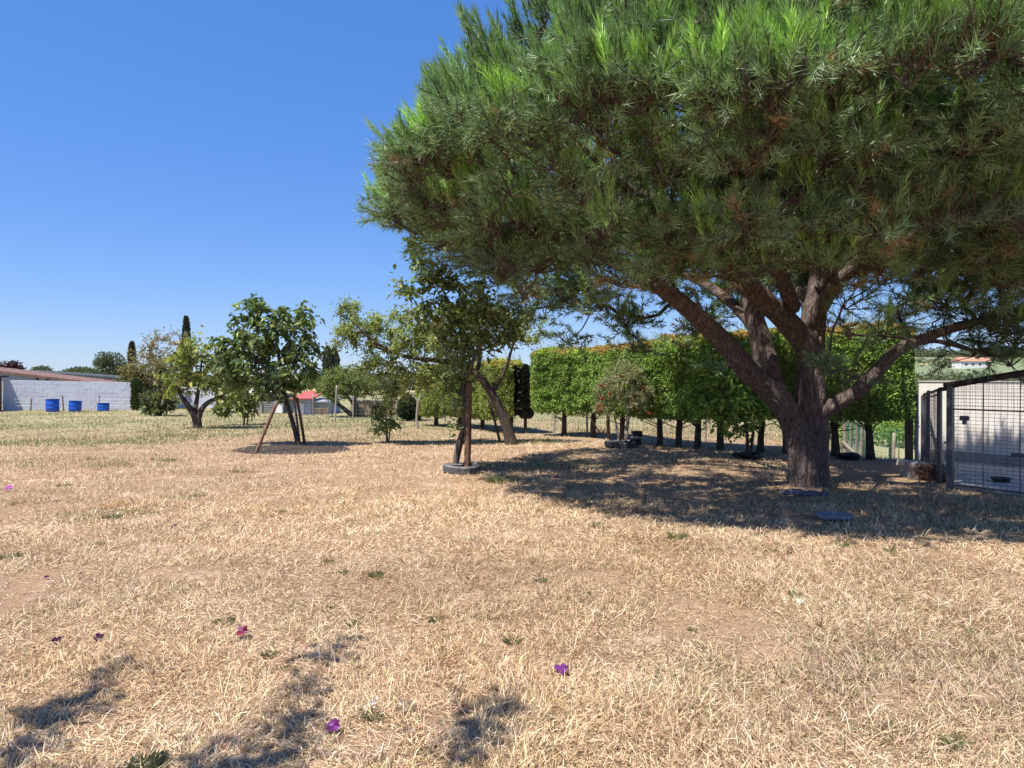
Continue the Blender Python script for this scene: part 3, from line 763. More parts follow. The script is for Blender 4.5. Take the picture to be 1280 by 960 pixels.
# yellow-green spreading tree
b = ground_px(247, 536); D = b[1]
make_tree("fruit_tree", "low forked fruit tree with drooping yellow-green leaves", "tree", b,
    [pxpath([(247, 540, D, 0.15), (246, 526, D, 0.13), (240, 514, D, 0.10), (230, 500, D, 0.075), (222, 485, D, 0.05), (218, 465, D, 0.03)]),
     pxpath([(247, 526, D, 0.1), (252, 512, D, 0.085), (262, 502, D, 0.07), (278, 495, D, 0.05), (290, 480, D, 0.03)]),
     pxpath([(243, 518, D, 0.08), (246, 500, D + 0.2, 0.065), (250, 475, D + 0.3, 0.045), (252, 450, D + 0.3, 0.025)])],
    pxblobs([(242, 440, 24, 20), (222, 458, 20, 22), (265, 450, 24, 26), (286, 468, 22, 26), (238, 475, 26, 16), (216, 488, 12, 10), (262, 480, 22, 14), (205, 468, 8, 8), (290, 500, 20, 14)], D),
    150, 1900, 0.17, 0.5, [(0.2, 0.24, 0.075), (0.3, 0.32, 0.09), (0.42, 0.4, 0.11), (0.13, 0.17, 0.06)], [4, 4, 2, 2], spread=0.17, droop=0.5, tip_r=0.006, bark='bark_dark')
b = ground_px(307, 531); D = b[1]
make_tree("fruit_tree", "small fruit tree on two thin stems with drooping leaves", "tree", b,
    [pxpath([(305, 532, D, 0.03), (305, 515, D, 0.028), (300, 500, D, 0.022), (292, 488, D, 0.012)]),
     pxpath([(309, 531, D, 0.028), (310, 515, D, 0.025), (308, 500, D, 0.02), (306, 485, D, 0.012)])],
    pxblobs([(292, 508, 20, 14), (305, 495, 20, 14), (282, 515, 12, 9), (310, 512, 10, 8)], D),
    60, 750, 0.17, 0.5, [(0.14, 0.18, 0.055), (0.25, 0.27, 0.07), (0.09, 0.12, 0.04)], spread=0.14, droop=0.55)
# bushy small shrub in the middle
b = ground_px(481, 553); D = b[1]
make_tree("leafy_shrub", "narrow upright green shrub standing alone in the grass", "shrub", b,
    [pxpath([(484, 555, D, 0.03), (483, 535, D, 0.025), (482, 515, D, 0.018), (478, 498, D, 0.01)]), pxpath([(486, 554, D, 0.02), (488, 530, D, 0.016), (490, 510, D, 0.008)])],
    pxblobs([(480, 510, 18, 16), (478, 535, 17, 14), (490, 530, 10, 18), (470, 522, 10, 12), (484, 494, 12, 8)], D),
    80, 1500, 0.085, 0.4, [(0.1, 0.15, 0.045), (0.16, 0.22, 0.065), (0.24, 0.29, 0.08)], spread=0.09, droop=0.1)
# dense rounded tree with dark forked stems
b = ground_px(436, 521); D = b[1]
make_tree("round_tree", "dense rounded light green tree on dark low forked stems", "tree", b,
    [pxpath([(446, 524, D, 0.14), (446, 512, D, 0.12), (443, 500, D, 0.09), (440, 485, D, 0.06), (436, 472, D, 0.03)]),
     pxpath([(444, 522, D, 0.11), (435, 515, D, 0.1), (425, 507, D, 0.08), (414, 500, D, 0.05), (405, 492, D, 0.03)]),
     pxpath([(446, 508, D, 0.08), (438, 500, D - .2, 0.07), (428, 488, D - .2, 0.05), (420, 476, D - .2, 0.03)])],
    pxblobs([(432, 480, 40, 22), (415, 488, 24, 16), (452, 482, 26, 20), (436, 468, 24, 12)], D, None),
    240, 12000, 0.09, 0.4, [(0.19, 0.23, 0.075), (0.25, 0.29, 0.09), (0.14, 0.18, 0.06)], bark='bark_dark', leaf='fine_leaf', spread=0.13, droop=0.1, tip_r=0.006)
# bright broad-leaved tree near the hedge
b = ground_px(937, 573); D = b[1]
make_tree("young_tree", "bright green broad-leaved young tree beside the clipped hedge", "tree", b,
    [pxpath([(934, 576, D, 0.035), (934, 545, D, 0.032), (930, 515, D, 0.028), (920, 485, D, 0.02), (905, 455, D, 0.012)]),
     pxpath([(938, 575, D, 0.028), (941, 545, D, 0.025), (945, 515, D, 0.02), (948, 480, D, 0.012)]),
     pxpath([(932, 530, D, 0.018), (915, 505, D - .1, 0.015), (895, 480, D - .2, 0.01)])],
    pxblobs([(900, 465, 36, 28), (880, 455, 24, 18), (925, 490, 34, 30), (945, 510, 24, 30), (895, 510, 34, 24), (870, 490, 20, 20), (940, 450, 24, 24), (915, 535, 26, 14)], D),
    130, 2300, 0.11, 0.62, [(0.2, 0.33, 0.065), (0.27, 0.42, 0.085), (0.36, 0.48, 0.11), (0.14, 0.23, 0.05)], spread=0.13, droop=0.35, tip_r=0.0045, bark='bark_dark')
# bottlebrush
b = ground_px(784, 557.5); D = b[1]
bb = make_tree("bottlebrush_shrub", "loose grey-green bottlebrush shrub dotted with red flowers before the hedge", "shrub", b,
    [pxpath([(783, 560, D, 0.05), (783, 540, D, 0.045), (785, 525, D, 0.04), (783, 505, D, 0.03), (778, 480, D, 0.015)]),
     pxpath([(776, 559, D, 0.03), (772, 540, D, 0.028), (768, 520, D, 0.02), (762, 498, D, 0.01)])],
    pxblobs([(780, 485, 30, 30), (765, 505, 22, 18), (800, 500, 22, 24), (785, 462, 18, 12), (755, 485, 12, 20), (812, 515, 10, 12)], D),
    160, 5200, 0.10, 0.2, [(0.26, 0.28, 0.15), (0.34, 0.35, 0.2), (0.19, 0.22, 0.1), (0.38, 0.34, 0.21)], leaf='fine_leaf', spread=0.1, droop=0.2, bark='wood_pale')
for fx, fy, dd in [(776, 470, -0.3), (752, 482, -.2), (752, 498, -.4), (749, 507, -.3), (751, 513, -.5), (790, 500, -.5), (813, 516, -.4), (795, 513, -.45), (804, 484, -.3), (762, 492, -.45)]:
    c = at_px(fx, fy, D + dd)
    n = 60
    ax = nrm(np.array([rng.normal(), rng.normal(), 0.4]))
    p = c + ax * rng.uniform(-0.05, 0.05, (n, 1)); d = nrm(rng.normal(size=(n, 3)) + ax * 0.2)
    V, F, T = leaves(p, d, 0.045, 0.3, palette(n, [(0.42, 0.07, 0.045), (0.5, 0.13, 0.08)]))
    part("flower", V, F, M['petal'], bb, b, T)

# ------------------------------------------------------------------ clipped hedge trees on bare trunks
hedge_spec = [  # trunk foot pixel, bottom and top height of clipped crown, trunk radius
    (545, 532, 0.32, 2.05), (574, 534, 0.32, 2.1), (603, 536, 0.33, 2.1), (638, 541, 0.40, 2.15),
    (705, 545, 0.62, 2.42), (741, 547, 0.62, 2.4), (778, 551, 0.62, 2.42), (825, 556, 0.62, 2.5), (848, 558, 0.62, 2.55),
    (872, 560, 0.62, 2.55), (900, 562, 0.66, 2.58), (950, 565, 0.7, 2.6), (982, 567, 0.7, 2.6), (1045, 570, 0.74, 2.62), (1089, 573, 0.74, 2.65)]
hp = np.array([ground_px(x, y) for x, y, _, _ in hedge_spec])
hp[4:, :] = hp[4:, :]
H_EXTRA = {0: "clipped hedge tree next to the round dark bush, low rectangular crown",
           3: "clipped hedge tree beside the dark slim cypress, lower crown than its neighbours",
           4: "clipped hedge tree with browned top, bare trunk next to the dark slim cypress",
           6: "clipped hedge tree directly behind the bottlebrush shrub",
           1: "clipped hedge tree of the low far row, second from the round dark bush",
           2: "clipped hedge tree of the low far row, partly behind the tyre tree's stake",
           5: "clipped hedge tree on the cypress side of the bottlebrush shrub",
           7: "clipped hedge tree just past the bottlebrush shrub on the pine side",
           8: "clipped hedge tree second past the bottlebrush shrub towards the pine",
           9: "clipped hedge tree with the bright green young tree's tip before it",
           10: "clipped hedge tree right behind the bright green young tree's wide crown",
           11: "clipped hedge tree whose trunk stands close beside the bright young tree's stems",
           12: "clipped hedge tree mostly hidden behind the pine's trunk",
           13: "clipped hedge tree beside the dark tyre at the fence, next to the pine",
           14: "clipped hedge tree at the end of the row, next to the corrugated sheet and plank"}
for k, (sx, sy, zb0, zt0) in enumerate(hedge_spec):
    c = hp[k]
    grp = range(0, 4) if k < 4 else range(4, len(hedge_spec))
    kp = k - 1 if k - 1 in grp else None; kn = k + 1 if k + 1 in grp else None
    dirv = nrm((hp[kn] if kn is not None else c) - (hp[kp] if kp is not None else c)); dirv[2] = 0; dirv = nrm(dirv)
    la = np.linalg.norm(c - hp[kp]) / 2 if kp is not None else (0.75 if k < 4 else 1.0)
    lb = np.linalg.norm(hp[kn] - c) / 2 if kn is not None else (0.3 if k < 4 else 0.75)
    perp = np.array([-dirv[1], dirv[0], 0.0])
    if perp[1] > 0: perp = -perp                      # towards the lawn
    gz = c[2]
    label = H_EXTRA.get(k, "clipped hedge tree of the low far row, trunk in deep shade" if k < 4 else "clipped conifer hedge tree with boxy green crown on a short bare trunk")
    t = thing("hedge_tree", label, "tree", c, "clipped trees of the hedge row")
    lean = rng.normal(0, 0.05, 2)
    tr = rng.uniform(0.055, 0.075)
    v, f = loft([(c[0], c[1], gz - 0.05, tr * 1.15), (c[0] + lean[0]*.4, c[1] + lean[1]*.4, gz + zb0 * 0.5, tr), (c[0] + lean[0], c[1] + lean[1], gz + zb0 + 0.15, tr * .9), (c[0], c[1], gz + zb0 + 0.9, tr*.6)], 10, 0.06, 0.15, 0.1, 0.2, seed=300 + k)
    part("trunk", v, f, M['bark_dark'], t, c, smooth_shade=True)
    # a few bare side twigs under the crown
    n = 7
    Aq = np.repeat(c[None] + np.array([0, 0, zb0 * 0.75]), n, 0) + rng.normal(0, 0.03, (n, 3)); a = rng.random(n) * 2*np.pi
    Bq = Aq + np.stack([np.cos(a)*0.4, np.sin(a)*0.4, rng.uniform(0.05, 0.35, n)], 1)
    v, f = frustums(Aq, Bq, 0.014, 0.007, 4)
    part("branches", v, f, M['bark_dark'], t, c, kind="stuff")
    th_ = 0.55 if k >= 4 else 0.55                     # half thickness
    zc = (zb0 + zt0) / 2; hz = (zt0 - zb0) / 2
    endA, endB = kp is None, kn is None
    def surf(s, phi, infl=1.0):
        """s: place along the row (m), phi: round the clipped section -> point and normal"""
        e = 0.42
        cy, cz = np.sign(np.cos(phi)) * np.abs(np.cos(phi))**e, np.sign(np.sin(phi)) * np.abs(np.sin(phi))**e
        shrink = np.ones_like(s)
        if endA: shrink = np.minimum(shrink, np.sqrt(np.clip((s + la) / 0.45, 0.02, 1)))
        if endB: shrink = np.minimum(shrink, np.sqrt(np.clip((lb - s) / 0.45, 0.02, 1)))
        P = c + dirv * s[:, None] + perp * (cy * th_ * shrink * infl)[:, None]
        P[:, 2] = gz + zc + cz * hz * (0.86 + 0.14 * shrink) * infl
        nn = perp * (np.sign(np.cos(phi)) * np.abs(np.cos(phi))**(2 - e) / th_)[:, None]
        nn = nn + np.array([0, 0, 1.0]) * (np.sign(np.sin(phi)) * np.abs(np.sin(phi))**(2 - e) / hz)[:, None]
        ends = np.zeros_like(s)
        if endA: ends = ends - np.clip(1 - (s + la) / 0.25, 0, 1)
        if endB: ends = ends + np.clip(1 - (lb - s) / 0.25, 0, 1)
        return P, nrm(nn + dirv * (ends * 1.5)[:, None])
    ns, nph = 10, 26
    S, PH = np.meshgrid(np.linspace(-la, lb, ns), np.arange(nph) * 2*np.pi / nph, indexing='ij')
    Pc, _ = surf(S.ravel(), PH.ravel(), 0.9)
    i, j = np.meshgrid(np.arange(ns - 1), np.arange(nph), indexing='ij'); j2 = (j + 1) % nph
    Fc = np.stack([i*nph + j, i*nph + j2, (i+1)*nph + j2, (i+1)*nph + j], -1).reshape(-1, 4)
    part("shade_core", Pc, Fc, M['hedge_core'], t, c)  # closed dark sheet under the leaves, painted as the crown's inner shade
    n = int(10500 * (la + lb) + 1500)
    s = rng.uniform(-la - 0.03, lb + 0.03, n); phi = rng.uniform(-0.35*np.pi, 1.15*np.pi, n)
    # even cover of the boxy section
    phi = np.where(rng.random(n) < 0.72, np.arcsin(np.clip(rng.uniform(-1, 1, n), -1, 1)**3), phi)
    s = np.clip(s, -la + (0.01 if endA else -1), lb - (0.01 if endB else -1))
    Pn, Nn = surf(s, phi)
    bump = fbm(Pn[:, 0]*4.2, Pn[:, 1]*4.2, Pn[:, 2]*5.0, 77, 2) - 0.5
    big = vnoise(Pn[:, 0]*1.1, Pn[:, 1]*1.1, Pn[:, 2]*0.8, 78) - 0.5
    Pn = Pn + Nn * (bump * 0.17 + big * 0.09 - rng.random(n) * 0.05)[:, None]
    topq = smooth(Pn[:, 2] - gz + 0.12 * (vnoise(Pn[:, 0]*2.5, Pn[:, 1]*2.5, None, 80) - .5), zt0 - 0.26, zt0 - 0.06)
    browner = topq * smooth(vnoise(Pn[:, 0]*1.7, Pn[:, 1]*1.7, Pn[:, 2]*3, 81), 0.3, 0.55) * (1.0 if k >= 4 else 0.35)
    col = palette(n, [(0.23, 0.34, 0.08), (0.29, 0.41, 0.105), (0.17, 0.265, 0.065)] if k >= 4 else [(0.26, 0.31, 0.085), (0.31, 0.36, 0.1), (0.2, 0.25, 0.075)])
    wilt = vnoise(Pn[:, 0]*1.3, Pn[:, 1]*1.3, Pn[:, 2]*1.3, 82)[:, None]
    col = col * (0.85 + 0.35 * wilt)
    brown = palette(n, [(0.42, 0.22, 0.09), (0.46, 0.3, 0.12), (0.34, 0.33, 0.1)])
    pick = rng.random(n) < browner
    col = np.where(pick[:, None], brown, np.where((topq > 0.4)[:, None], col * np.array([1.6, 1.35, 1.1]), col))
    d = Nn * 0.35 + np.array([0, 0, 0.3]) + rng.normal(0, 0.7, (n, 3))
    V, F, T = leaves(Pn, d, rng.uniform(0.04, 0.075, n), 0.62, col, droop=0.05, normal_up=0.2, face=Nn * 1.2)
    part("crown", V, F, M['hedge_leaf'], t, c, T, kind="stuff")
    # unclipped wisps on top
    n = int(26 * (la + lb))
    s = rng.uniform(-la, lb, n); Pn, Nn = surf(s, rng.uniform(0.3*np.pi, 0.7*np.pi, n))
    q = 9
    h = rng.uniform(0.05, 0.26, n) * (rng.random(n) < 0.8)
    Pw = np.repeat(Pn, q, 0) + np.repeat(h, q)[:, None] * np.tile(np.linspace(0, 1, q), n)[:, None] * np.array([0, 0, 1.0]) + rng.normal(0, 0.012, (n*q, 3))
    V, F, T = leaves(Pw, rng.normal(0, 0.6, (n*q, 3)) + np.array([0, 0, 0.9]), 0.06, 0.3, palette(n*q, [(0.16, 0.22, 0.05), (0.3, 0.26, 0.08)]), droop=0)
    part("new_shoots", V, F, M['hedge_leaf'], t, c, T, kind="stuff")

# slim dark cypress in the hedge gap
def conifer(name, label, base, height, radius, z0, cols, n, size, group=None, taper=0.5, trunk_r=0.06):
    t = thing(name, label, "tree", base, group)
    v, f = loft([(base[0], base[1], base[2] - 0.05, trunk_r), (base[0], base[1], base[2] + height * 0.5, trunk_r * 0.6), (base[0], base[1], base[2] + height * 0.95, trunk_r * 0.2)], 8, 0.3, 0.1, 0.1, 0.1)
    part("trunk", v, f, M['bark_dark'], t, base, smooth_shade=True)
    u = rng.random(n); a = rng.random(n) * 2*np.pi
    prof = np.minimum(1, ((1 - u) / taper)) ** 0.6 * np.minimum(1, (u + 0.02) / 0.08) ** 0.5
    r = radius * prof * (0.72 + 0.5 * fbm(np.cos(a)*2 + 5, np.sin(a)*2 + 5, u * height * 2.2, int(abs(base[0])*7) % 90, 2)) * rng.uniform(0.7, 1.02, n)
    P = np.stack([base[0] + r*np.cos(a), base[1] + r*np.sin(a), base[2] + z0 + u * (height - z0)], 1)
    d = np.stack([np.cos(a)*0.6, np.sin(a)*0.6, np.full(n, 1.0)], 1) + rng.normal(0, 0.35, (n, 3))
    V, F, T = leaves(P, d, size * rng.uniform(0.6, 1.3, n), 0.45, palette(n, cols), droop=0)
    part("crown", V, F, M['hedge_leaf'], t, base, T, kind="stuff")
    return t
b = ground_px(657, 541)
conifer("cypress_tree", "slim dark purple-brown cypress column standing in the hedge gap", b, 1.95, 0.2, 0.42, [(0.03, 0.027, 0.034), (0.045, 0.042, 0.04), (0.028, 0.034, 0.028)], 6500, 0.10, taper=0.12, trunk_r=0.05)

# round dark bush left of the low hedge row
def bush(name, label, base, blobs, n, size, width, cols, weights=None, group=None, leaf='hedge_leaf', cat="bush", stems=9, stem_mat='bark_dark', droop=0.15):
    t = thing(name, label, cat, base, group)
    P = blob_points(blobs, n, 3.2)
    P[:, 2] = np.maximum(P[:, 2], base[2] + 0.03)
    cen = np.mean([b_[0] for b_ in blobs], axis=0)
    k = rng.integers(0, n, stems)
    v, f = frustums(np.repeat(np.array([base]), stems, 0) + rng.normal(0, 0.05, (stems, 3)) * np.array([1, 1, 0]), P[k], size * 0.22, size * 0.08, 5)
    part("stems", v, f, M[stem_mat], t, base, kind="stuff")
    d = nrm(P - cen) * 0.8 + rng.normal(0, 0.6, (n, 3)) + np.array([0, 0, 0.35])
    V, F, T = leaves(P, d, size * rng.uniform(0.6, 1.4, n), width, palette(n, cols, weights), droop=droop, normal_up=0.3, face=nrm(P - cen))
    part("crown", V, F, M[leaf], t, base, T, kind="stuff")
    return t
b = ground_px(512, 526); D = b[1]
bush("round_bush", "rounded dark green bush beside the low hedge row", b, pxblobs([(512, 508, 14, 15), (506, 514, 10, 10), (520, 512, 10, 12)], D), 3800, 0.1, 0.5, [(0.035, 0.06, 0.025), (0.055, 0.085, 0.035), (0.025, 0.045, 0.02)])

# ------------------------------------------------------------------ block wall, barrels and buildings on the left
def shared_box(name, size, mat, bevel=0.006):
    x, y, z = size[0]/2, size[1]/2, size[2]/2
    bv = bevel
    # box with chamfered front rim so that joints catch light
    v = np.array([[-x,y,-z],[x,y,-z],[x,y,z],[-x,y,z],[-x,-y+bv,-z],[x,-y+bv,-z],[x,-y+bv,z],[-x,-y+bv,z],
                  [-x+bv,-y,-z+bv],[x-bv,-y,-z+bv],[x-bv,-y,z-bv],[-x+bv,-y,z-bv]])
    f = np.array([[0,3,2,1],[0,1,5,4],[1,2,6,5],[2,3,7,6],[3,0,4,7],[4,5,9,8],[5,6,10,9],[6,7,11,10],[7,4,8,11],[8,9,10,11]])
    return raw_mesh(name, v, f, mat)

def block_wall(label, a, b, zb, zt, course=0.2, length=0.4):
    """Whitewashed block wall from a to b (plan), every block a part, mortar set back."""
    a, b = np.array(a, float), np.array(b, float)
    L = np.linalg.norm(b - a); ang = math.atan2(b[1]-a[1], b[0]-a[0])
    t = thing("block_wall", label, "wall", (a[0], a[1], zb), rotz=ang)
    n = int(round((zt - zb) / course))
    v, f = boxvf((L/2, 0.09, n*course/2), (L - 0.02, 0.154, n*course - 0.02))
    add("mortar", raw_mesh("mortar", v, f, M['mortar']), t)
    full = shared_box("block", (length - 0.008, 0.166, course - 0.008), M['whiteblock'], 0.004)
    half = shared_box("block", (length/2 - 0.008, 0.166, course - 0.008), M['whiteblock'], 0.004)
    for r in range(n):
        x = 0.0
        first = r % 2 == 1
        while x < L - 0.05:
            if first: me_, w = half, length/2
            else: me_, w = full, length
            first = False
            if x + w > L + 0.21: break
            if x + w > L + 0.01: me_, w = half, length/2
            o = add("block", me_, t, (x + w/2, 0.09 + float(rng.normal(0, 0.002)), r*course + course/2))
            x += w
    return t

WZ = 35.0
wa = ground_px(3, 513.5); wb = ground_px(166, 512)
wz = min(wa[2], wb[2]) - 0.02
block_wall("long whitewashed block wall behind the blue barrels", (wa[0], wa[1]), (wb[0], wb[1]), wz, wz + 1.6).rotation_euler[1] = 0.022
wc = ground_px(184, 511); wd = ground_px(262, 511)
block_wall("short whitewashed block wall behind the low big-leaved bush", (wc[0], wc[1] + 1.0), (wd[0], wd[1] + 1.0), wc[2] - 0.02, wc[2] + 1.2)

def barrel(px, py, h, r, label, tilt=0.0):
    b = ground_px(px, py)
    b[1] -= 0.0
    t = thing("barrel", label, "barrel", b, "blue plastic barrels by the white wall")
    prof = [(0.0, 0.01), (r*0.94, 0.01), (r, 0.04)]
    for q in (0.3, 0.62):
        prof += [(r, h*q - 0.04), (r*1.045, h*q - 0.015), (r*1.045, h*q + 0.015), (r, h*q + 0.04)]
    prof += [(r, h - 0.05), (r*0.97, h - 0.02)]
    v, f = lathe(prof, 28)
    if tilt:
        c, s = math.cos(tilt), math.sin(tilt)
        v = v @ np.array([[c, 0, -s], [0, 1, 0], [s, 0, c]])
    o = add("body", raw_mesh("body", v, f, M['blue'], smooth_shade=True), t)
    v, f = lathe([(r*0.96, h - 0.03), (r*1.04, h - 0.03), (r*1.04, h + 0.012), (r*0.9, h + 0.012), (r*0.88, h - 0.03), (0.0, h - 0.035)], 28)
    if tilt: v = v @ np.array([[c, 0, -s], [0, 1, 0], [s, 0, c]])
    add("rim", raw_mesh("rim", v, f, M['blue_in'], smooth_shade=False), t)
    return t
barrel(65.5, 515, 0.61, 0.285, "tallest blue plastic barrel, with two ribs, by the white wall")
barrel(93.5, 514.6, 0.52, 0.275, "blue plastic barrel leaning slightly, between the tallest and the lowest barrel", 0.05)
barrel(129, 513.6, 0.40, 0.27, "lowest blue barrel, cut down, nearest the wall's bush end")

def stake(px, py, topx, topy, r, mat, label, name="stake", dd=0.0, group=None, cat="stake", mid=None):
    b = ground_px(px, py)
    tp = at_px(topx, topy, b[1] + dd)
    m = (b + tp)/2 + rng.normal(0, 0.004, 3)
    v, f = loft([(b[0], b[1], b[2]-0.08, r), (m[0], m[1], m[2], r*0.95), (tp[0], tp[1], tp[2], r*0.88)], 9, 0.12, 0.12, 0.08, 0)
    o = add(name, raw_mesh(name, v - b, f, M[mat], smooth_shade=True), None, tuple(b))
    return tag(o, label, cat, group)
stake(38, 513.5, 39.5, 497, 0.035, 'wood_brown', "short brown post between the brick hut and the tallest barrel", cat="post", name="fence_post")
stake(79.5, 514, 78, 494, 0.035, 'wood_brown', "crooked brown post between the two big blue barrels", cat="post", name="fence_post")
stake(124.5, 513, 124, 494, 0.022, 'wood_brown', "thin post sticking up behind the lowest blue barrel", cat="post", name="fence_post")
# strands of wire along those posts
p0 = [ground_px(-20, 513.8), ground_px(38, 513.5), ground_px(79.5, 514), ground_px(124.5, 513), ground_px(172, 512.6)]
segsA, segsB = [], []
for z in (0.25, 0.42, 0.58):
    for q in range(4):
        segsA.append(p0[q] + np.array([0, -0.045, z])); segsB.append(p0[q+1] + np.array([0, -0.045, z]))
v, f = frustums(np.array(segsA), np.array(segsB), 0.0035, 0.0035, 4)
o = add("fence_wire", raw_mesh("fence_wire", v - p0[1], f, M['wire_fence']), None, tuple(p0[1]))
tag(o, "thin wire strands stretched in front of the blue barrels", "wire")

# brick hut whose corner shows at the edge
c = ground_px(3, 513.5)
t = thing("brick_hut", "brown brick hut corner with tiled eave at the wall's end", "hut", (c[0], c[1], c[2]))
v, f = boxvf((c[0] - 1.5, c[1] - 0.9, c[2] + 0.85), (3.0, 1.7, 1.75))
part("wall", v, f, M['brick'], t, c)
v, f = boxvf((c[0] - 1.45, c[1] - 0.9, c[2] + 1.78), (3.35, 2.1, 0.1), tilt=(0, 0.03))
part("roof", v, f, M['darkroof'], t, c)
v, f = frustums(np.array([[c[0] + 0.06, c[1] - 1.82, c[2]]]), np.array([[c[0] + 0.06, c[1] - 1.82, c[2] + 1.7]]), 0.035, 0.035, 8)
part("downpipe", v, f, M['white'], t, c)

# long low sheds behind the wall: sloping rusty roof, then a pale block with dark roof and windows
def lean_shed(name, label, x0, x1, y0t, y1t, d, depth, wallmat, roofmat, thick, overhang=0.15):
    a, b = at_px(x0, y0t, d), at_px(x1, y1t, d)
    base = np.array([(a[0]+b[0])/2, d, float(terrain((a[0]+b[0])/2, d))])
    t = thing(name, label, "building", base)
    zb = base[2] - 0.3
    V = np.array([[a[0], d, zb], [b[0], d, zb], [b[0], d, b[2]-thick], [a[0], d, a[2]-thick], [a[0], d+depth, zb], [b[0], d+depth, zb], [b[0], d+depth, b[2]-thick], [a[0], d+depth, a[2]-thick]])
    F = np.array([[0,1,2,3],[1,5,6,2],[5,4,7,6],[4,0,3,7]])
    part("wall", V, F, M[wallmat], t, base)
    ov = overhang
    V = np.array([[a[0]-ov, d-ov, a[2]-thick], [b[0]+ov, d-ov, b[2]-thick], [b[0]+ov, d-ov, b[2]], [a[0]-ov, d-ov, a[2]], [a[0]-ov, d+depth+ov, a[2]-thick], [b[0]+ov, d+depth+ov, b[2]-thick], [b[0]+ov, d+depth+ov, b[2]+.02], [a[0]-ov, d+depth+ov, a[2]+.02]])
    F = np.array([[0,1,2,3],[1,5,6,2],[5,4,7,6],[4,0,3,7],[3,2,6,7],[0,4,5,1]])
    part("roof", V, F, M[roofmat], t, base)
    return t, base
t, base = lean_shed("long_shed", "grey shed with sloping rusty roof edge behind the white wall", -60, 138, 456, 480, 44.0, 3.0, 'shedgrey', 'rust', 0.14)
for x0, x1, y0, y1, mt in [(45.5, 47.5, 472, 478, 'glass'), (97, 110, 476.5, 483, 'glass'), (112, 116, 477, 483, 'white'), (57, 60, 472, 479, 'glass')]:
    a = at_px((x0+x1)/2, (y0+y1)/2, 43.96); k = 43.96/FPX
    v, f = boxvf(a, ((x1-x0)*k, 0.06, (y1-y0)*k)); part("window" if mt == 'glass' else "panel", v, f, M[mt], t, base)
t, base = lean_shed("long_building", "pale low building with dark flat roof and strip windows behind the rusty shed", 8, 158, 462, 472.5, 55.0, 4.0, 'concrete', 'darkroof', 0.18, 0.2)
for x0, x1 in [(115, 127), (129, 140)]:
    a = at_px((x0+x1)/2, 476.2, 54.97); k = 54.97/FPX
    v, f = boxvf(a, ((x1-x0)*k + 0.06, 0.08, 5.6*k)); w = part("window", v, f, M['white'], t, base)
    v, f = boxvf(a + np.array([0, -0.03, 0]), ((x1-x0)*k - 0.04, 0.08, 4.4*k)); part("pane", v, f, M['glass'], w, (0, 0, 0) if False else base)
# terracotta tiles stacked along the wall top line
for x0, x1, lab in [(86, 97, "small heap of terracotta tiles showing over the wall, beside the dark shed opening"), (110, 136, "longer heap of terracotta tiles showing over the wall near its leafy end")]:
    k = 39.0/FPX; a = at_px((x0+x1)/2, 482, 39.0)
    g = float(terrain(a[0], 39.0)); n = max(3, int((x1-x0)*k/0.16))
    t = thing("tile_heap", lab, "tiles", (a[0], 39.0, g))
    v, f = boxvf((0, 0, (a[2]-g)/2), ((x1-x0)*k*0.95, 0.5, a[2]-g)); add("stack", raw_mesh("stack", v, f, M['tile']), t)
    for q in range(n):
        x = -(x1-x0)*k/2 + (q+0.5)*(x1-x0)*k/n
        v, f = lathe([(0.085, -0.28), (0.08, 0.28), (0.07, 0.28), (0.075, -0.28)], 10)
        v = v[:, [0, 2, 1]]
        o = add("tile", raw_mesh("tile", v, f, M['tile']), t, (x, 0, a[2]-g + 0.02 + 0.03*float(rng.random())))

# small sheds far across the lawn
def small_shed(name, label, x0, x1, ytop, ybase, wallmat, roofmat, openfront=False, side=None, depth=2.0, pitch=0.25):
    a, b = ground_px(x0, ybase), ground_px(x1, ybase)
    d = a[1]; h = (ybase - ytop) * d / FPX
    base = (a + b) / 2; W = b[0] - a[0]
    t = thing(name, label, "shed", base)
    items = [boxvf((-W/2 + 0.05, depth/2, h/2), (0.1, depth, h)), boxvf((W/2 - 0.05, depth/2, h/2), (0.1, depth, h)), boxvf((0, depth - 0.05, h/2), (W - 0.2, 0.1, h))]
    if not openfront: items.append(boxvf((0, 0.05, h/2), (W - 0.2, 0.1, h)))
    v, f = joinvf(items); add("wall", raw_mesh("wall", v, f, M[wallmat]), t)
    v, f = boxvf((0, depth/2 - 0.1, h + 0.05 + pitch/2), (W + 0.25, depth + 0.35, 0.06), tilt=(pitch/depth, 0)); add("roof", raw_mesh("roof", v, f, M[roofmat]), t)
    return t, W, h, depth
t, W, h, dp = small_shed("animal_shed", "grey open-fronted animal shed with pale roof behind the staked tree", 308, 345, 493, 516.5, 'shedgrey', 'white', True)
v, f = boxvf((W/2 + 0.17, 0.0, h/2), (0.3, 0.22, h)); add("pillar", raw_mesh("pillar", v, f, M['white']), t)
v, f = boxvf((-W/2 + 0.9, -0.6, h*0.32), (0.1, 0.1, h*0.65)); add("gate_post", raw_mesh("gate_post", v, f, M['wood_pale']), t)
A_, B_ = [], []
for z in np.linspace(0.08, h*0.6, 6): A_.append((-W/2 - 0.6, -0.6, z)); B_.append((W/2 + 0.4, -0.6, z))
v, f = frustums(np.array(A_), np.array(B_), 0.008, 0.008, 4); add("rail", raw_mesh("rail", v, f, M['wire_fence']), t)
t, W, h, dp = small_shed("garden_hut", "small blue-grey hut with red roof beside the round tree", 370, 389, 499, 518, 'shedblue', 'redroof', False)
v, f = boxvf((-0.12, -0.03, h*0.4), (W*0.42, 0.06, h*0.75)); add("door", raw_mesh("door", v, f, M['white']), t)
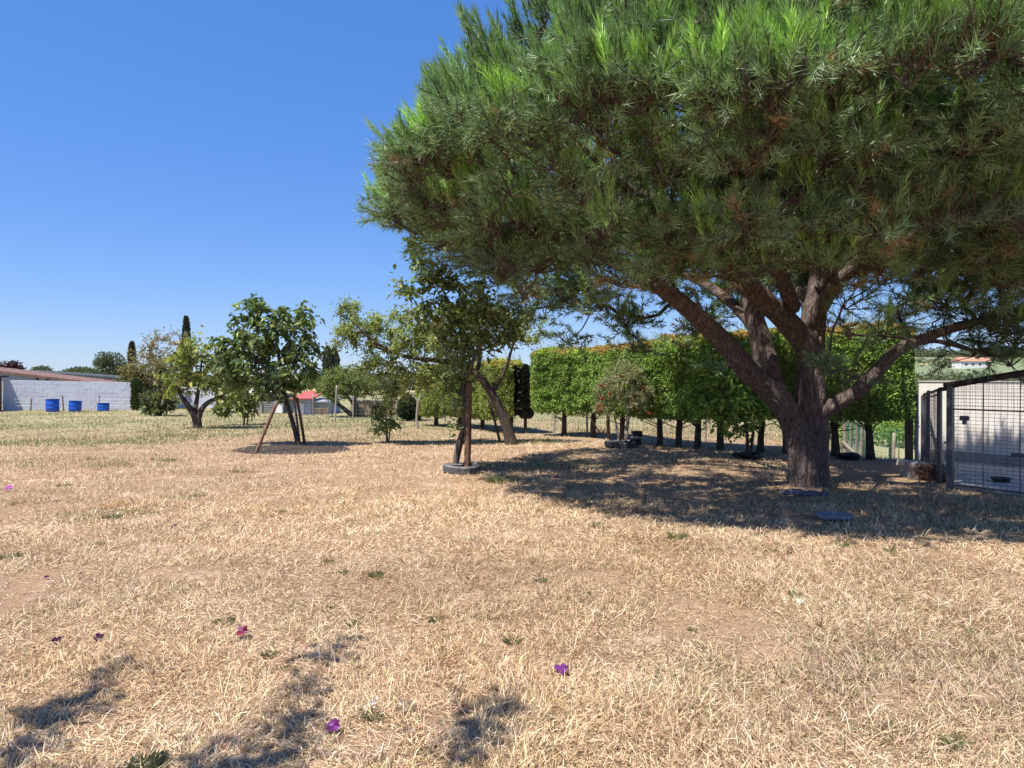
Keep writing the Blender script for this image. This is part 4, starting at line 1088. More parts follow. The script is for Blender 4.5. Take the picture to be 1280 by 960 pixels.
t, W, h, dp = small_shed("garden_hut", "low blue-grey lean-to joined to the red-roofed hut", 390, 412, 503, 517.5, 'shedblue', 'shedgrey', False, pitch=0.1)
for x0, lab in [(392, "dark slatted pallet leaning by the low lean-to"), (402, "dark slatted pallet beside the lean-to and the round tree")]:
    b = ground_px(x0 + 4, 519)
    t = thing("pallet", lab, "pallet", b, "pallets by the lean-to")
    sl = raw_mesh("slat", *boxvf((0, 0, 0), (0.36, 0.03, 0.07)), M['wood_brown'])
    for z in (0.06, 0.17, 0.28): add("slat", sl, t, (0, 0, z))
    for x in (-0.15, 0.15):
        v, f = boxvf((x, 0.035, 0.17), (0.05, 0.04, 0.34)); add("bearer", raw_mesh("bearer", v, f, M['wood_brown']), t)
t, W, h, dp = small_shed("barn", "low pale barn wall glimpsed between the fruit trees", 352, 368, 500, 516, 'shedgrey', 'rust', False, pitch=0.15)
b = ground_px(470, 519)
t = thing("garden_wall", "low dusty ochre garden wall behind the round tree", "wall", b)
v, f = boxvf((b[0] + 0.2, b[1], b[2] + 0.3), (2.6, 0.2, 0.6)); part("wall", v, f, M['ochre'], t, b)
v, f = boxvf((b[0] + 0.2, b[1], b[2] + 0.63), (2.7, 0.28, 0.06)); part("coping", v, f, M['concrete'], t, b)

# stakes and saplings on the lawn
stake(318, 566, 347, 502, 0.038, 'bark_red', "long slanting stake propping the big-leaved fruit tree", dd=0.15)
stake(375.5, 557, 367.5, 495, 0.028, 'wood_brown', "thin middle stake tied beside the big-leaved fruit tree's trunk", dd=0.1)
stake(381.5, 556.5, 371, 497, 0.036, 'bark_red', "thick upright stake on the hut side of the big-leaved fruit tree", dd=0.1)
stake(584, 589, 586, 478, 0.06, 'bark_red', "thick reddish stake standing in the tyre with the young tree", dd=0.02)
stake(568, 587, 582, 528, 0.042, 'bark_red', "short slanting prop in the tyre crossing the reddish stake", dd=-0.04)
stake(418.5, 529, 421, 482, 0.036, 'wood_pale', "bare pale pole standing in front of the round tree", cat="pole", name="pole")
stake(626, 553, 611, 500, 0.035, 'bark_dark', "thin dark prop under the leaning feathery tree", dd=0.1)
b = ground_px(522, 537); D = b[1]
t = thing("bare_sapling", "bare pale sapling stem forking near the top on the open lawn", "sapling", b)
v, f = joinvf([loft(pxpath([(522, 538, D, 0.045), (521, 520, D, 0.04), (523, 503, D, 0.036), (523.5, 499, D, 0.03)]), 8, 0.06, 0.15, 0.1), loft(pxpath([(523, 503, D, 0.03), (518, 496, D, 0.022), (513, 492, D, 0.012)]), 7, 0.06), loft(pxpath([(523.5, 501, D, 0.03), (526, 494, D, 0.02), (527, 486, D, 0.01)]), 7, 0.06)])
part("trunk", v, f, M['wood_pale'], t, b, smooth_shade=True)

# dug soil plus painted shadow of the staked fruit tree, one dark disc
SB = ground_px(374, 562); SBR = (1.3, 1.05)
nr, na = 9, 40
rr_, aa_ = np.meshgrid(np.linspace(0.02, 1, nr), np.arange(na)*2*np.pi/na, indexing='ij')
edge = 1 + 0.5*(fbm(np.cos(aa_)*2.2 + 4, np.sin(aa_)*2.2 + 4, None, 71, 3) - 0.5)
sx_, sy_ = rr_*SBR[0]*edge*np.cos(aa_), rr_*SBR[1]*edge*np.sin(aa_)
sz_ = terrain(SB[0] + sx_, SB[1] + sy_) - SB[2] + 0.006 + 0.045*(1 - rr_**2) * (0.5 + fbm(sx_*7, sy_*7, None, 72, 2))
ii_, jj_ = np.meshgrid(np.arange(nr-1), np.arange(na), indexing='ij'); j2_ = (jj_ + 1) % na
tag(add("soil_shadow_bed", raw_mesh("soil_shadow_bed", np.stack([sx_, sy_, sz_], -1), np.stack([ii_*na+jj_, (ii_+1)*na+jj_, (ii_+1)*na+j2_, ii_*na+j2_], -1).reshape(-1, 4), M['soil']), None, tuple(SB)), "dark dug soil with painted tree shadow round the staked big-leaved fruit tree", "soil bed")

# tyres
def torus_tyre(R, r, h, sides=40, ribs=True):
    """flat lying tyre: sidewalls and tread with grooves, as a lathe"""
    prof = [(R-r*1.15, h*0.25), (R-r*1.2, 0.03), (R-r*0.5, 0.0), (R-0.03, 0.012)]
    zs = np.linspace(0.03, h-0.03, 9)
    for k, z in enumerate(zs): prof.append((R if k % 2 == 0 else R-0.012, z))
    prof += [(R-0.03, h-0.012), (R-r*0.5, h), (R-r*1.2, h-0.03), (R-r*1.15, h*0.75)]
    return lathe(prof, sides)
def tyre(px, py, R, h, label, mat='rubber', group=None, soil=True, jx=0.0):
    b = ground_px(px, py)
    t = thing("tyre_planter", label, "tyre", b, group)
    v, f = torus_tyre(R, 0.10, h)
    a = np.arctan2(v[:, 1], v[:, 0]); rr = np.hypot(v[:, 0], v[:, 1])
    # worn tread blocks: notch alternate sectors of the outer face
    blk = (np.round(a / (2*np.pi/40)).astype(int) % 2 == 0) & (rr > R - 0.02)
    v[blk, :2] *= 0.985
    v[:, 2] += 0.012 * np.sin(a*2 + 1)
    add("tread", raw_mesh("tread", v, f, M[mat]), t)
    if soil:
        v, f = lathe([(R-0.115, h*0.45), (R*0.5, h*0.52), (0.02, h*0.5)], 24); v[:, 2] += rng.normal(0, 0.008, len(v))
        add("soil", raw_mesh("soil", v, f, M['soil'], smooth_shade=True), t)
    return t
tyre(577, 590.5, 0.325, 0.145, "grey dusty tyre lying round the young tree's foot")
tyre(776, 559, 0.38, 0.14, "grey tyre half sunk round the bottlebrush's foot")
tyre(935, 573, 0.3, 0.1, "dark tyre round the foot of the bright green young tree", 'rubber_dark')
tyre(1060, 573.5, 0.22, 0.12, "dark tyre lying between two hedge trunks by the wire fence", 'rubber_dark')
# coil of ribbed hose
b = ground_px(794, 559)
t = thing("hose_coil", "coiled stack of black ribbed hose beside the bottlebrush", "hose", b)
for k in range(6):
    v, f = lathe([(0.11 + 0.03*math.cos(q), 0.03*math.sin(q)) for q in np.linspace(0, 2*np.pi, 9)], 20)
    add("loop", raw_mesh("loop", v, f, M['rubber_dark' if k % 3 else 'stone'], smooth_shade=True), t, (0.012*math.sin(k*2.1) + 0.01*k, 0.01*math.cos(k*1.3), 0.035 + 0.062*k))

# ------------------------------------------------------------------ wire fence behind the hedge and green net on the slope
def fence_line(name, label, pts, spacing, h, post_r, postmat, wiremat, nh, vstep, wr=0.003, braces=(), post_var=0.05):
    pts = np.array(pts, float)
    dense = []
    for a, b in zip(pts[:-1], pts[1:]):
        n = max(1, int(np.linalg.norm(b - a) / spacing))
        for q in range(n): dense.append(a + (b - a) * q / n)
    dense.append(pts[-1])
    P = np.array([[x, y, float(terrain(x, y))] for x, y in dense])
    t = thing(name, label, "fence", P[0])
    for k, p in enumerate(P):
        hh = h * (1 + rng.normal(0, post_var)); ln = rng.normal(0, 0.02, 2)
        r = post_r * rng.uniform(0.8, 1.25)
        v, f = loft([(p[0], p[1], p[2]-0.1, r), (p[0]+ln[0], p[1]+ln[1], p[2]+hh, r*0.9)], 8, 0.3, 0.1)
        part("post", v, f, M[postmat], t, P[0], smooth_shade=True)
    A, B = [], []
    for a, b in zip(P[:-1], P[1:]):
        for z in np.linspace(0.06, h*0.95, nh): A.append(a + [0, 0, z]); B.append(b + [0, 0, z])
        m = int(np.linalg.norm(b - a) / vstep)
        for q in range(m):
            p = a + (b - a) * q / m
            A.append(p + [0, 0, 0.04]); B.append(p + [0, 0, h*0.95])
    v, f = frustums(np.array(A), np.array(B), wr, wr, 3)
    part("wire_mesh", v, f, M[wiremat], t, P[0], kind="stuff")
    for (a, b, r, mt) in braces:
        v, f = frustums(np.array([a]), np.array([b]), r, r, 6); part("brace", v, f, M[mt], t, P[0])
    return t
g1, g2 = ground_px(655, 538.5), ground_px(1042, 565)
br = []
for x, y, x2, y2 in [(740, 525, 751, 544), (757, 536, 751, 544)]:
    br.append((at_px(x, y, 19.0), at_px(x2, y2, 19.0), 0.022, 'wood_brown'))
fence_line("wire_fence", "rusty wire mesh fence with thin posts running behind the clipped hedge",
           [(-9.5, 31.0), (-2.5, 26.4), (0.4, 22.6), (7.6, 15.2)], 1.15, 0.95, 0.028, 'wood_pale', 'wire_fence', 7, 0.16, 0.0022, br)
a0 = at_px(1052, 552, 16.2); a1 = at_px(1076, 574, 16.0)
fence_line("net_fence", "green netting fence on pale stakes below the lawn's edge", [(7.6, 16.2), (9.2, 18.4), (13.0, 16.5)], 0.55, 1.1, 0.036, 'wood_pale', 'net', 13, 0.08, 0.0035,
           [(a0, a1, 0.05, 'wood_pale')], 0.12)
b = ground_px(761, 549)
stake(761, 549.5, 760, 519, 0.05, 'bark_red', "thick reddish post standing in the hedge row behind the bottlebrush", name="fence_post", cat="post")

# ------------------------------------------------------------------ dog run on the right
KA = np.array([6.18, 10.0]); KD = np.array([0.55, -0.83]); KD = KD / np.linalg.norm(KD)
kA = np.array([KA[0], KA[1], float(terrain(*KA))])
KBp = np.array([6.40, 10.62]); KBACK = np.array([7.72, 13.3])
run = thing("dog_run", "wire mesh dog run with dark steel posts and sloping roof beam", "pen", kA)
def kpost(p, h, w, name="post", mat='steel'):
    g = float(terrain(p[0], p[1]))
    v, f = boxvf((p[0], p[1], g + h/2 - 0.05), (w, w, h + 0.1), rotz=math.atan2(KD[1], KD[0]))
    return part(name, v, f, M[mat], run, kA)
KANG = math.atan2(KD[1], KD[0])
def ztop(tt): return 1.46 + 0.185 * tt
kpost(KA, 1.46, 0.075)
kpost(KBp, 1.40, 0.055)
kpost(KBp + np.array([0.10, 0.45]), 1.38, 0.04)
for tt in (1.75, 3.4): kpost(KA + KD*tt, ztop(tt), 0.08)
kpost(KBACK, 1.28, 0.07)
# roof beam: rough round timbers
def bar(a, b, r, name, mat, sides=8, rough=0.12, step=0.12):
    v, f = loft([(*a, r), (*((np.array(a)+np.array(b))/2 + rng.normal(0, 0.006, 3)), r), (*b, r)], sides, step, rough)
    return part(name, v, f, M[mat], run, kA)
p3 = lambda p, z: np.array([p[0], p[1], z])
bar(p3(KA - KD*0.08, ztop(-0.08) + 0.02), p3(KA + KD*3.5, ztop(3.5) + 0.02), 0.044, "roof_beam", 'beam', 10, 0.2)
bar(p3(KA, 1.45), p3(KBp, 1.41), 0.03, "top_rail", 'beam')
bar(p3(KBp, 1.41), p3(KBACK, 1.28), 0.022, "top_rail", 'steel')
bar(p3(KBp, 1.33), p3(KBACK, 1.20), 0.012, "top_rail", 'steel')
g0 = float(terrain(*KBp)); g1_ = float(terrain(*KBACK))
bar(p3(KBp, g0 + 0.62), p3(KBACK, g1_ + 0.62), 0.014, "side_rail", 'steel')
bar(p3(KBp, g0 + 0.12), p3(KBACK, g1_ + 0.12), 0.014, "side_rail", 'wood_pale')
# mesh panels
def mesh_panel(a, b, z0, za, zb, hstep, vstep, r, name):
    A, B = [], []
    L = np.linalg.norm(np.array(b) - np.array(a)); dv = (np.array(b) - np.array(a)) / L
    for s in np.arange(0.03, L, vstep):
        s2 = s + rng.normal(0, 0.002)
        p = np.array(a) + dv*s2; zt = za + (zb - za)*s/L; A.append(p3(p, z0)); B.append(p3(p + rng.normal(0, 0.004, 2), zt))
    for z in np.arange(z0 + 0.03, max(za, zb), hstep):
        if z < min(za, zb): s0 = 0.0
        else: s0 = L * (z - za) / (zb - za) if zb > za else 0.0
        A.append(p3(np.array(a) + dv*s0, z)); B.append(p3(b, z + rng.normal(0, 0.003)))
    v, f = frustums(np.array(A), np.array(B), r, r, 4)
    return part(name, v, f, M['wire'], run, kA, kind="stuff")
mesh_panel(KA, KA + KD*3.4, 0.06, 1.44, ztop(3.4) - 0.02, 0.05, 0.075, 0.0024, "wire_mesh")
mesh_panel(KA + KD*0.001, KA + KD*3.4, 1.12, 1.44, ztop(3.4) - 0.02, 0.045, 0.036, 0.002, "wire_mesh")
mesh_panel(KBp, KBACK, 0.1, 1.38, 1.26, 0.06, 0.06, 0.002, "wire_mesh")
# stiffer rods of the gate
for s in (0.42, 0.86, 1.3):
    p = KA + KD*s; bar(p3(p, 0.08), p3(p, ztop(s)), 0.007, "gate_rod", 'steel', 6, 0)
for z in (0.08, 1.14):
    bar(p3(KA, z), p3(KA + KD*3.4, z), 0.010, "gate_rod", 'steel', 6, 0)
# latch (hooked plate) and sliding bolt on the gate
lp = at_px(1207, 523, 9.84)
nv = np.array([-KD[1], KD[0]]); 
if nv[1] > 0: nv = -nv
lt = lp + np.array([nv[0], nv[1], 0]) * 0.03
items = [boxvf(lt + np.array([0, 0, 0.02]), (0.11, 0.02, 0.035), KANG), boxvf(lt + np.array([0.0, 0, -0.04]), (0.045, 0.03, 0.09), KANG), boxvf(lt - np.array([KD[0]*0.045, KD[1]*0.045, 0.005]), (0.03, 0.025, 0.05), KANG), boxvf(lt + np.array([KD[0]*0.045, KD[1]*0.045, -0.002]), (0.03, 0.022, 0.045), KANG)]
v, f = joinvf(items); part("latch", v, f, M['steel'], run, kA)
bp_ = KA + KD*0.98
v, f = boxvf((bp_[0] + nv[0]*0.03, bp_[1] + nv[1]*0.03, 0.565), (0.42, 0.03, 0.05), KANG); part("bolt", v, f, M['steel'], run, kA)
v, f = boxvf((KBp[0] + 0.08, KBp[1] - 0.05, 0.62), (0.09, 0.03, 0.03), 0.4); part("latch", v, f, M['steel'], run, kA)

# concrete floor and back wall of the run
WA = np.array([7.82, 13.55]); 
slab = thing("concrete_slab", "stained concrete floor slab inside the dog run", "slab", kA + np.array([0.5, 0.5, 0]))
sa = [KA + np.array([0.10, 0.05]), KA + KD*4.2 + np.array([0.1, 0.05]), WA + KD*5.0, WA]
bs = np.array(slab.location)
gzs = kA[2]
Vt = np.array([[*p, 0.07 + gzs] for p in sa] + [[*p, -0.2] for p in sa])
part("floor", Vt, np.array([[3,2,1,0],[0,1,5,4],[1,2,6,5],[2,3,7,6],[3,0,4,7]]), M['concrete'], slab, bs)
wallb = thing("back_wall", "stained white plastered wall closing the dog run", "wall", (WA[0], WA[1], float(terrain(*WA))), rotz=KANG)
v, f = boxvf((2.6, 0.0, 0.72), (5.2, 0.2, 1.64)); add("wall", raw_mesh("wall", v, f, M['plaster']), wallb)
v, f = boxvf((2.6, 0.0, 1.545), (5.22, 0.225, 0.03)); add("coping", raw_mesh("coping", v, f, M['concrete']), wallb)
v, f = boxvf((2.7, -0.107, 0.16), (5.0, 0.012, 0.22)); add("plinth", raw_mesh("plinth", v, f, M['tile' if False else 'concrete']), wallb)
b = np.array([*(KA + KD*0.7 + np.array([0.55, 0.9])), 0.075 + gzs])
t = tag(add("feed_bowl", raw_mesh("feed_bowl", *lathe([(0.0, 0.012), (0.09, 0.012), (0.13, 0.055), (0.14, 0.055), (0.1, 0.0), (0.0, 0.0)], 20), M['rubber_dark'], smooth_shade=True), None, tuple(b)), "dark shallow bowl on the dog run's concrete floor", "bowl")

# plank, corrugated sheet, trough and brush heap beside the run
d0 = 13.9
a = at_px(1136, 581, d0); top_ = at_px(1137, 492, d0); g = float(terrain(a[0], d0))
v, f = boxvf((0, 0, (top_[2] - g)/2), (0.13, 0.06, top_[2] - g + 0.05), jitter=0.008)
tag(add("plank", raw_mesh("plank", v, f, M['wood_brown']), None, (a[0], d0, g)), "upright weathered brown plank beside the corrugated sheet", "plank")
nx, nz = 30, 14
xx = np.linspace(0, 0.24, nx); zz = np.linspace(0, top_[2] - g - 0.03, nz)
X, Z = np.meshgrid(xx, zz, indexing='ij')
Y = 0.018 * np.sin(X / 0.076 * 2*np.pi) + 0.05 * (fbm(X*6, Z*5, None, 8, 2) - 0.5)
Zs = Z + (Z > 1.0) * 0.06 * (vnoise(X*14, X*0, None, 3) - 0.4)
V1 = np.stack([X, Y, Zs], -1).reshape(-1, 3); V2 = V1 + np.array([0, 0.006, 0])
i, j = np.meshgrid(np.arange(nx-1), np.arange(nz-1), indexing='ij')
F1 = np.stack([i*nz+j, (i+1)*nz+j, (i+1)*nz+j+1, i*nz+j+1], -1).reshape(-1, 4)
v, f = joinvf([(V1, F1), (V2, F1[:, ::-1])])
tag(add("corrugated_sheet", raw_mesh("corrugated_sheet", v, f, M['zinc'], smooth_shade=True), None, (a[0] + 0.06, d0 - 0.1, g + 0.01)), "crumpled grey corrugated sheet standing between plank and dog run", "metal sheet")
tb = ground_px(1150, 598); tb[1] -= 0.0
tr_ = thing("stone_trough", "low concrete bench slab on stub legs beside the dog run", "bench", tb)
v, f = boxvf((0.02, 0.12, 0.21), (0.36, 0.5, 0.07), jitter=0.006); add("slab", raw_mesh("slab", v, f, M['concrete']), tr_)
for x in (-0.11, 0.13):
    v, f = boxvf((x, 0.1, 0.085), (0.07, 0.4, 0.2), jitter=0.004); add("leg", raw_mesh("leg", v, f, M['concrete']), tr_)
hb = ground_px(1167, 601)
n = 420
Aq = hb + rng.normal(0, 1, (n, 3)) * np.array([0.14, 0.12, 0.0]) + np.array([0, 0, 0.02]); Aq[:, 2] += rng.random(n) * 0.22
dq = nrm(rng.normal(size=(n, 3)) * np.array([1, 1, 0.55]) + np.array([0, 0, 0.15]))
v, f = frustums(Aq, Aq + dq * rng.uniform(0.06, 0.2, (n, 1)), 0.005, 0.003, 3)
tag(add("brush_heap", raw_mesh("brush_heap", v - hb, f, M['bark_red']), None, tuple(hb)), "heap of dry brown brushwood between the bench and the steel posts", "brushwood", kind="stuff")
# trunk section: log lying behind the slab
# ------------------------------------------------------------------ litter on the lawn
b = ground_px(1005, 617.5)
outline = np.array([(-0.30, 0.12), (-0.12, 0.2), (0.1, 0.16), (0.27, -0.16), (0.02, -0.14), (-0.16, -0.02)])
V = np.concatenate([np.c_[outline, 0.02 + 0.02*np.sin(outline[:, 0]*9)], np.c_[outline, np.zeros(6)]])
V[3, 2] = 0.05; V[1, 2] = 0.05
me = bpy.data.meshes.new("tarpaulin")
me.from_pydata(V.tolist(), [], [[0,1,2],[0,2,5],[5,2,4],[2,3,4]] + [[k, (k+1) % 6, (k+1) % 6 + 6, k+6] for k in range(6)] + [[11,10,9,8,7,6]])
me.materials.append(M['tarp'])
tag(add("tarpaulin", me, None, tuple(b + np.array([0, 0, 0.012]))), "crumpled dark blue plastic sheet at the pine's foot", "plastic sheet")
b = ground_px(1044, 650)
v, f = lathe([(0.0, 0.012), (0.13, 0.012), (0.17, 0.02), (0.185, 0.045), (0.2, 0.045), (0.205, 0.03), (0.19, 0.0), (0.0, 0.0)], 26)
v[:, 1] *= 0.85; v[:, 2] += 0.02
tag(add("plant_saucer", raw_mesh("plant_saucer", v, f, M['lid'], smooth_shade=True), None, tuple(b)), "blue-grey round plastic saucer lying in the pine's shade", "saucer")
def pine_cone(px, py, r, label):
    b = ground_px(px, py)
    items = []
    for k in range(34):
        u = (k + 0.5)/34; a = k * 2.399; rr = r * (0.95*math.sin(math.pi*min(1, u*0.9+0.1))**0.8)
        c = np.array([rr*math.cos(a), rr*math.sin(a), r*0.3 + u*r*2.2]); dd = nrm(np.array([math.cos(a), math.sin(a), 0.7]))
        s = nrm(np.cross(dd, [0, 0, 1.0]))
        Vv = np.array([c*np.array([.3,.3,1]), c + s*r*0.35, c + dd*r*0.35, c - s*r*0.35]); items.append((Vv, np.array([[0,1,2,3]])))
    v, f = joinvf(items)
    tag(add("pine_cone", raw_mesh("pine_cone", v, f, M['cone']), None, tuple(b)), label, "pine cone")
pine_cone(988, 695, 0.032, "small upright pine cone on sunlit grass at the shadow's edge")
pine_cone(776, 633, 0.03, "dark pine cone lying within the pine's shade")
b = ground_px(98, 672 - 117)   # pale low stones near the plot edge
def stone(px, py, s, label):
    b = ground_px(px, py)
    bm_v, bm_f = lathe([(0.02, 0.0), (0.9, 0.0), (1.0, 0.25), (0.8, 0.55), (0.35, 0.7), (0.01, 0.72)], 12)
    bm_v = bm_v * (1 + 0.25*(fbm(bm_v[:, 0]*1.5+7, bm_v[:, 1]*1.5+7, bm_v[:, 2]*1.5, int(px), 2) - .5))[:, None] * np.array(s)
    tag(add("stone", raw_mesh("stone", bm_v, bm_f, M['stone'], smooth_shade=False), None, tuple(b - np.array([0, 0, 0.02]))), label, "stone")
stone(670, 540, (0.18, 0.12, 0.13), "grey stone block by the foot of the dark slim cypress")

# fallen flowers
def flower(px, py, size, cols, label, group=None):
    b = ground_px(px, py); size = size*0.72
    n = 6
    items, tint = [], []
    tilt = nrm(np.array([rng.normal()*0.5, -0.6, 1.0])); e1 = nrm(np.cross(tilt, [1.0, 0, 0])); e2 = np.cross(tilt, e1)
    c0 = np.array([0, 0, size*0.55])
    for k in range(n):
        a = k*2*np.pi/n + rng.normal(0, 0.2)
        d = e1*math.cos(a) + e2*math.sin(a); s = nrm(np.cross(tilt, d)); L = size*rng.uniform(0.45, 0.65); W = L*0.42
        lift = tilt * L * rng.uniform(-0.1, 0.5)
        Vv = np.array([c0, c0 + d*L*0.45 + s*W + lift*0.3, c0 + d*L*0.9 + s*W*0.7 + lift, c0 + d*L + lift*1.1, c0 + d*L*0.9 - s*W*0.7 + lift*0.9, c0 + d*L*0.45 - s*W + lift*0.3])
        items.append((Vv, np.array([[0,1,2,3],[0,3,4,5]])))
        cc = np.array(cols[k % len(cols)])*rng.uniform(0.8, 1.2); tint += [cc, cc*0.92]
    v, f = joinvf(items)
    o = add("fallen_flower", raw_mesh("fallen_flower", v, f, M['petal'], np.array(tint)), None, tuple(b))
    return tag(o, label, "flower", group)
PU = [(0.14, 0.02, 0.16), (0.22, 0.045, 0.25), (0.08, 0.01, 0.08)]
DK = [(0.07, 0.01, 0.05), (0.11, 0.02, 0.1), (0.04, 0.006, 0.03)]
RE = [(0.2, 0.012, 0.05), (0.3, 0.1, 0.2), (0.12, 0.008, 0.03)]
flower(703, 845, 0.09, PU, "bright purple fallen flower alone on sunlit straw")
flower(417, 919, 0.085, PU, "purple fallen flower at the edge of the dark leaf shadow")
flower(302, 801, 0.11, RE, "magenta-red fallen flower next to a small green weed")
flower(70, 809, 0.062, DK, "dark purple fallen flower, one of a close pair", "pair of dark fallen flowers")
flower(121, 807, 0.07, DK, "dark purple fallen flower, one of a close pair", "pair of dark fallen flowers")
flower(218, 662, 0.085, DK, "tiny dark fallen flower far out on the straw")
flower(10, 616, 0.13, [(0.4, 0.12, 0.34), (0.36, 0.08, 0.3)], "pale pink fallen flower far out near the bare soil")
flower(57, 729, 0.05, DK, "small wilted dark petal on bare soil")
flower(1000, 756, 0.062, [(0.8, 0.78, 0.75), (0.7, 0.68, 0.66)], "white fallen flower on the straw before the pine's shade")

# weeds: green tufts standing in the straw
def tuft(px, py, r, h, n, cols, label, name="weed_tuft", group="green weed tufts in the dry lawn", width=0.008, flat=0.5, cat="weed"):
    b = ground_px(px, py); n = int(n*2.0); h = h*0.8
    a = rng.random(n)*2*np.pi; rr = r*0.6*np.sqrt(rng.random(n))
    p = np.stack([rr*np.cos(a), rr*np.sin(a), np.zeros(n)], 1)
    d = nrm(np.stack([np.cos(a), np.sin(a), np.zeros(n)], 1)*flat + rng.normal(0, 0.35, (n, 3)) + np.array([0, 0, 1.1]))
    d[:, 2] = np.abs(d[:, 2])
    L = h*rng.uniform(0.5, 1.2, n)
    V, F, T = leaves(p, d, L, 0.0028/h, palette(n, cols), droop=0.3, fold=0.15)
    o = add(name, raw_mesh(name, V, F, M['straw'], T), None, tuple(b))
    return tag(o, label, cat, group)
GR = [(0.17, 0.2, 0.075), (0.22, 0.24, 0.09), (0.3, 0.27, 0.13)]
WL = "small tuft of green grass blades standing in the dry straw"
for px, py, r, h, n in [(335, 822, 0.05, 0.06, 70), (677, 727, 0.06, 0.06, 80), (705, 748, 0.05, 0.04, 60), (545, 775, 0.06, 0.07, 40), (641, 805, 0.05, 0.12, 22), (470, 722, 0.05, 0.12, 30),
        (442, 782, 0.04, 0.1, 26), (428, 719, 0.03, 0.08, 20), (280, 783, 0.08, 0.07, 46), (1222, 793, 0.11, 0.05, 80), (1232, 824, 0.1, 0.06, 60), (866, 786, 0.04, 0.04, 50), (995, 745, 0.08, 0.07, 40),
        (1192, 935, 0.06, 0.09, 36), (1090, 830, 0.05, 0.08, 40), (845, 675, 0.1, 0.16, 34), (1052, 686, 0.05, 0.14, 16), (1112, 694, 0.04, 0.14, 12), (965, 690, 0.07, 0.08, 24),
        (80, 610, 0.15, 0.07, 70), (140, 648, 0.16, 0.08, 80), (120, 682, 0.12, 0.06, 50), (243, 621, 0.1, 0.06, 60), (8, 700, 0.14, 0.1, 60), (300, 655, 0.07, 0.06, 30), (350, 640, 0.1, 0.08, 30),
        (210, 575, 0.22, 0.09, 80), (300, 590, 0.2, 0.08, 60), (620, 605, 0.14, 0.2, 60), (735, 742, 0.04, 0.05, 24), (410, 705, 0.06, 0.08, 30), (745, 660, 0.1, 0.1, 40), (355, 838, 0.03, 0.05, 20)]:
    tuft(px, py, r, h, n, GR, WL)
tuft(182, 958, 0.10, 0.09, 170, [(0.16, 0.19, 0.09), (0.22, 0.24, 0.12)], "dense grey-green grass tuft close to the long leaf shadow", group=None)
tuft(508, 893, 0.06, 0.05, 150, [(0.26, 0.28, 0.23), (0.36, 0.37, 0.31)], "silvery grey cushion weed beside the white-flowered weed", group=None)
w = tuft(465, 903, 0.045, 0.075, 60, GR, "small weed topped with tiny white flowers", group=None)
wb_ = np.array(w.location)
n = 26
p = np.stack([rng.normal(0, 0.028, n), rng.normal(0, 0.028, n), rng.uniform(0.05, 0.085, n)], 1)
V, F, T = leaves(p, rng.normal(size=(n, 3)) + np.array([0, 0, 0.5]), 0.014, 0.9, palette(n, [(0.75, 0.75, 0.7)], var=0.05))
add("blossom", raw_mesh("blossom", V, F, M['petal'], T), w)

# ------------------------------------------------------------------ trees outside and beyond the plot
def blob_tree(name, label, px, d, ztop_, zcrown, rx, cols, n, size, group, bark='bark_dark', leafm='hedge_leaf', lobes=7, trunk_r=0.15, stretch=1.0):
    x = (px - 640)*d/FPX; g = float(terrain(x, d)); base = np.array([x, d, g])
    t = thing(name, label, "tree", base, group)
    zc, hz = (ztop_ + zcrown)/2, (ztop_ - zcrown)/2
    v, f = loft([(x, d, g - 0.1, trunk_r), (x + 0.1, d, (g + zc)/2, trunk_r*0.8), (x, d, zc, trunk_r*0.5)], 8, 0.4, 0.1, 0.1, 0.2)
    part("trunk", v, f, M[bark], t, base, smooth_shade=True)
    bl = [(np.array([x, d, zc]), (rx*0.7, rx*0.7*stretch, hz*0.8))]
    for k in range(lobes):
        a = rng.random()*2*np.pi; u = rng.uniform(-0.6, 0.75)
        q = math.sqrt(max(0.05, 1 - u*u))
        bl.append((np.array([x + rx*0.62*q*math.cos(a), d + rx*0.62*q*math.sin(a)*stretch, zc + u*hz*0.7]), (rx*rng.uniform(0.28, 0.48),)*2 + (hz*rng.uniform(0.25, 0.42),)))
    k = 14
    tp = blob_points(bl, k)
    v, f = frustums(np.repeat(np.array([[x, d, max(zcrown, g + 0.3)]]), k, 0), tp, trunk_r*0.3, trunk_r*0.1, 5); part("branches", v, f, M[bark], t, base, kind="stuff")
    P = blob_points(bl, n, 3.0)
    dd = nrm(P - np.array([x, d, zc]))*0.7 + rng.normal(0, 0.6, (n, 3)) + np.array([0, 0, 0.3])
    V, F, T = leaves(P, dd, size*rng.uniform(0.6, 1.4, n), 0.5, palette(n, cols), droop=0.1, normal_up=0.3, face=nrm(P - np.array([x, d, zc])))
    part("crown", V, F, M[leafm], t, base, T, kind="stuff")
    return t
GG = [(0.1, 0.12, 0.06), (0.14, 0.16, 0.085), (0.075, 0.095, 0.05)]
DG = [(0.05, 0.075, 0.035), (0.075, 0.1, 0.045), (0.035, 0.055, 0.03)]
LG = [(0.14, 0.18, 0.06), (0.19, 0.22, 0.08), (0.1, 0.14, 0.05)]
FT = "trees beyond the plot"
def zpx(y, d): return CAM_H - (y - HORIZON)*d/FPX
blob_tree("plum_tree", "dark red-purple tree crown above the rusty shed", 8, 60, zpx(448, 60), 0.8, 1.7, [(0.06, 0.02, 0.025), (0.09, 0.03, 0.035), (0.04, 0.015, 0.02)], 2600, 0.2, FT)
blob_tree("far_tree", "pale small tree above the sheds next to the purple tree", 54, 85, zpx(455, 85), 0.8, 1.7, GG, 1800, 0.24, FT)
blob_tree("far_tree", "low spreading pale tree above the dark flat roof", 103, 85, zpx(456, 85), 0.8, 3.0, GG, 2800, 0.24, FT)
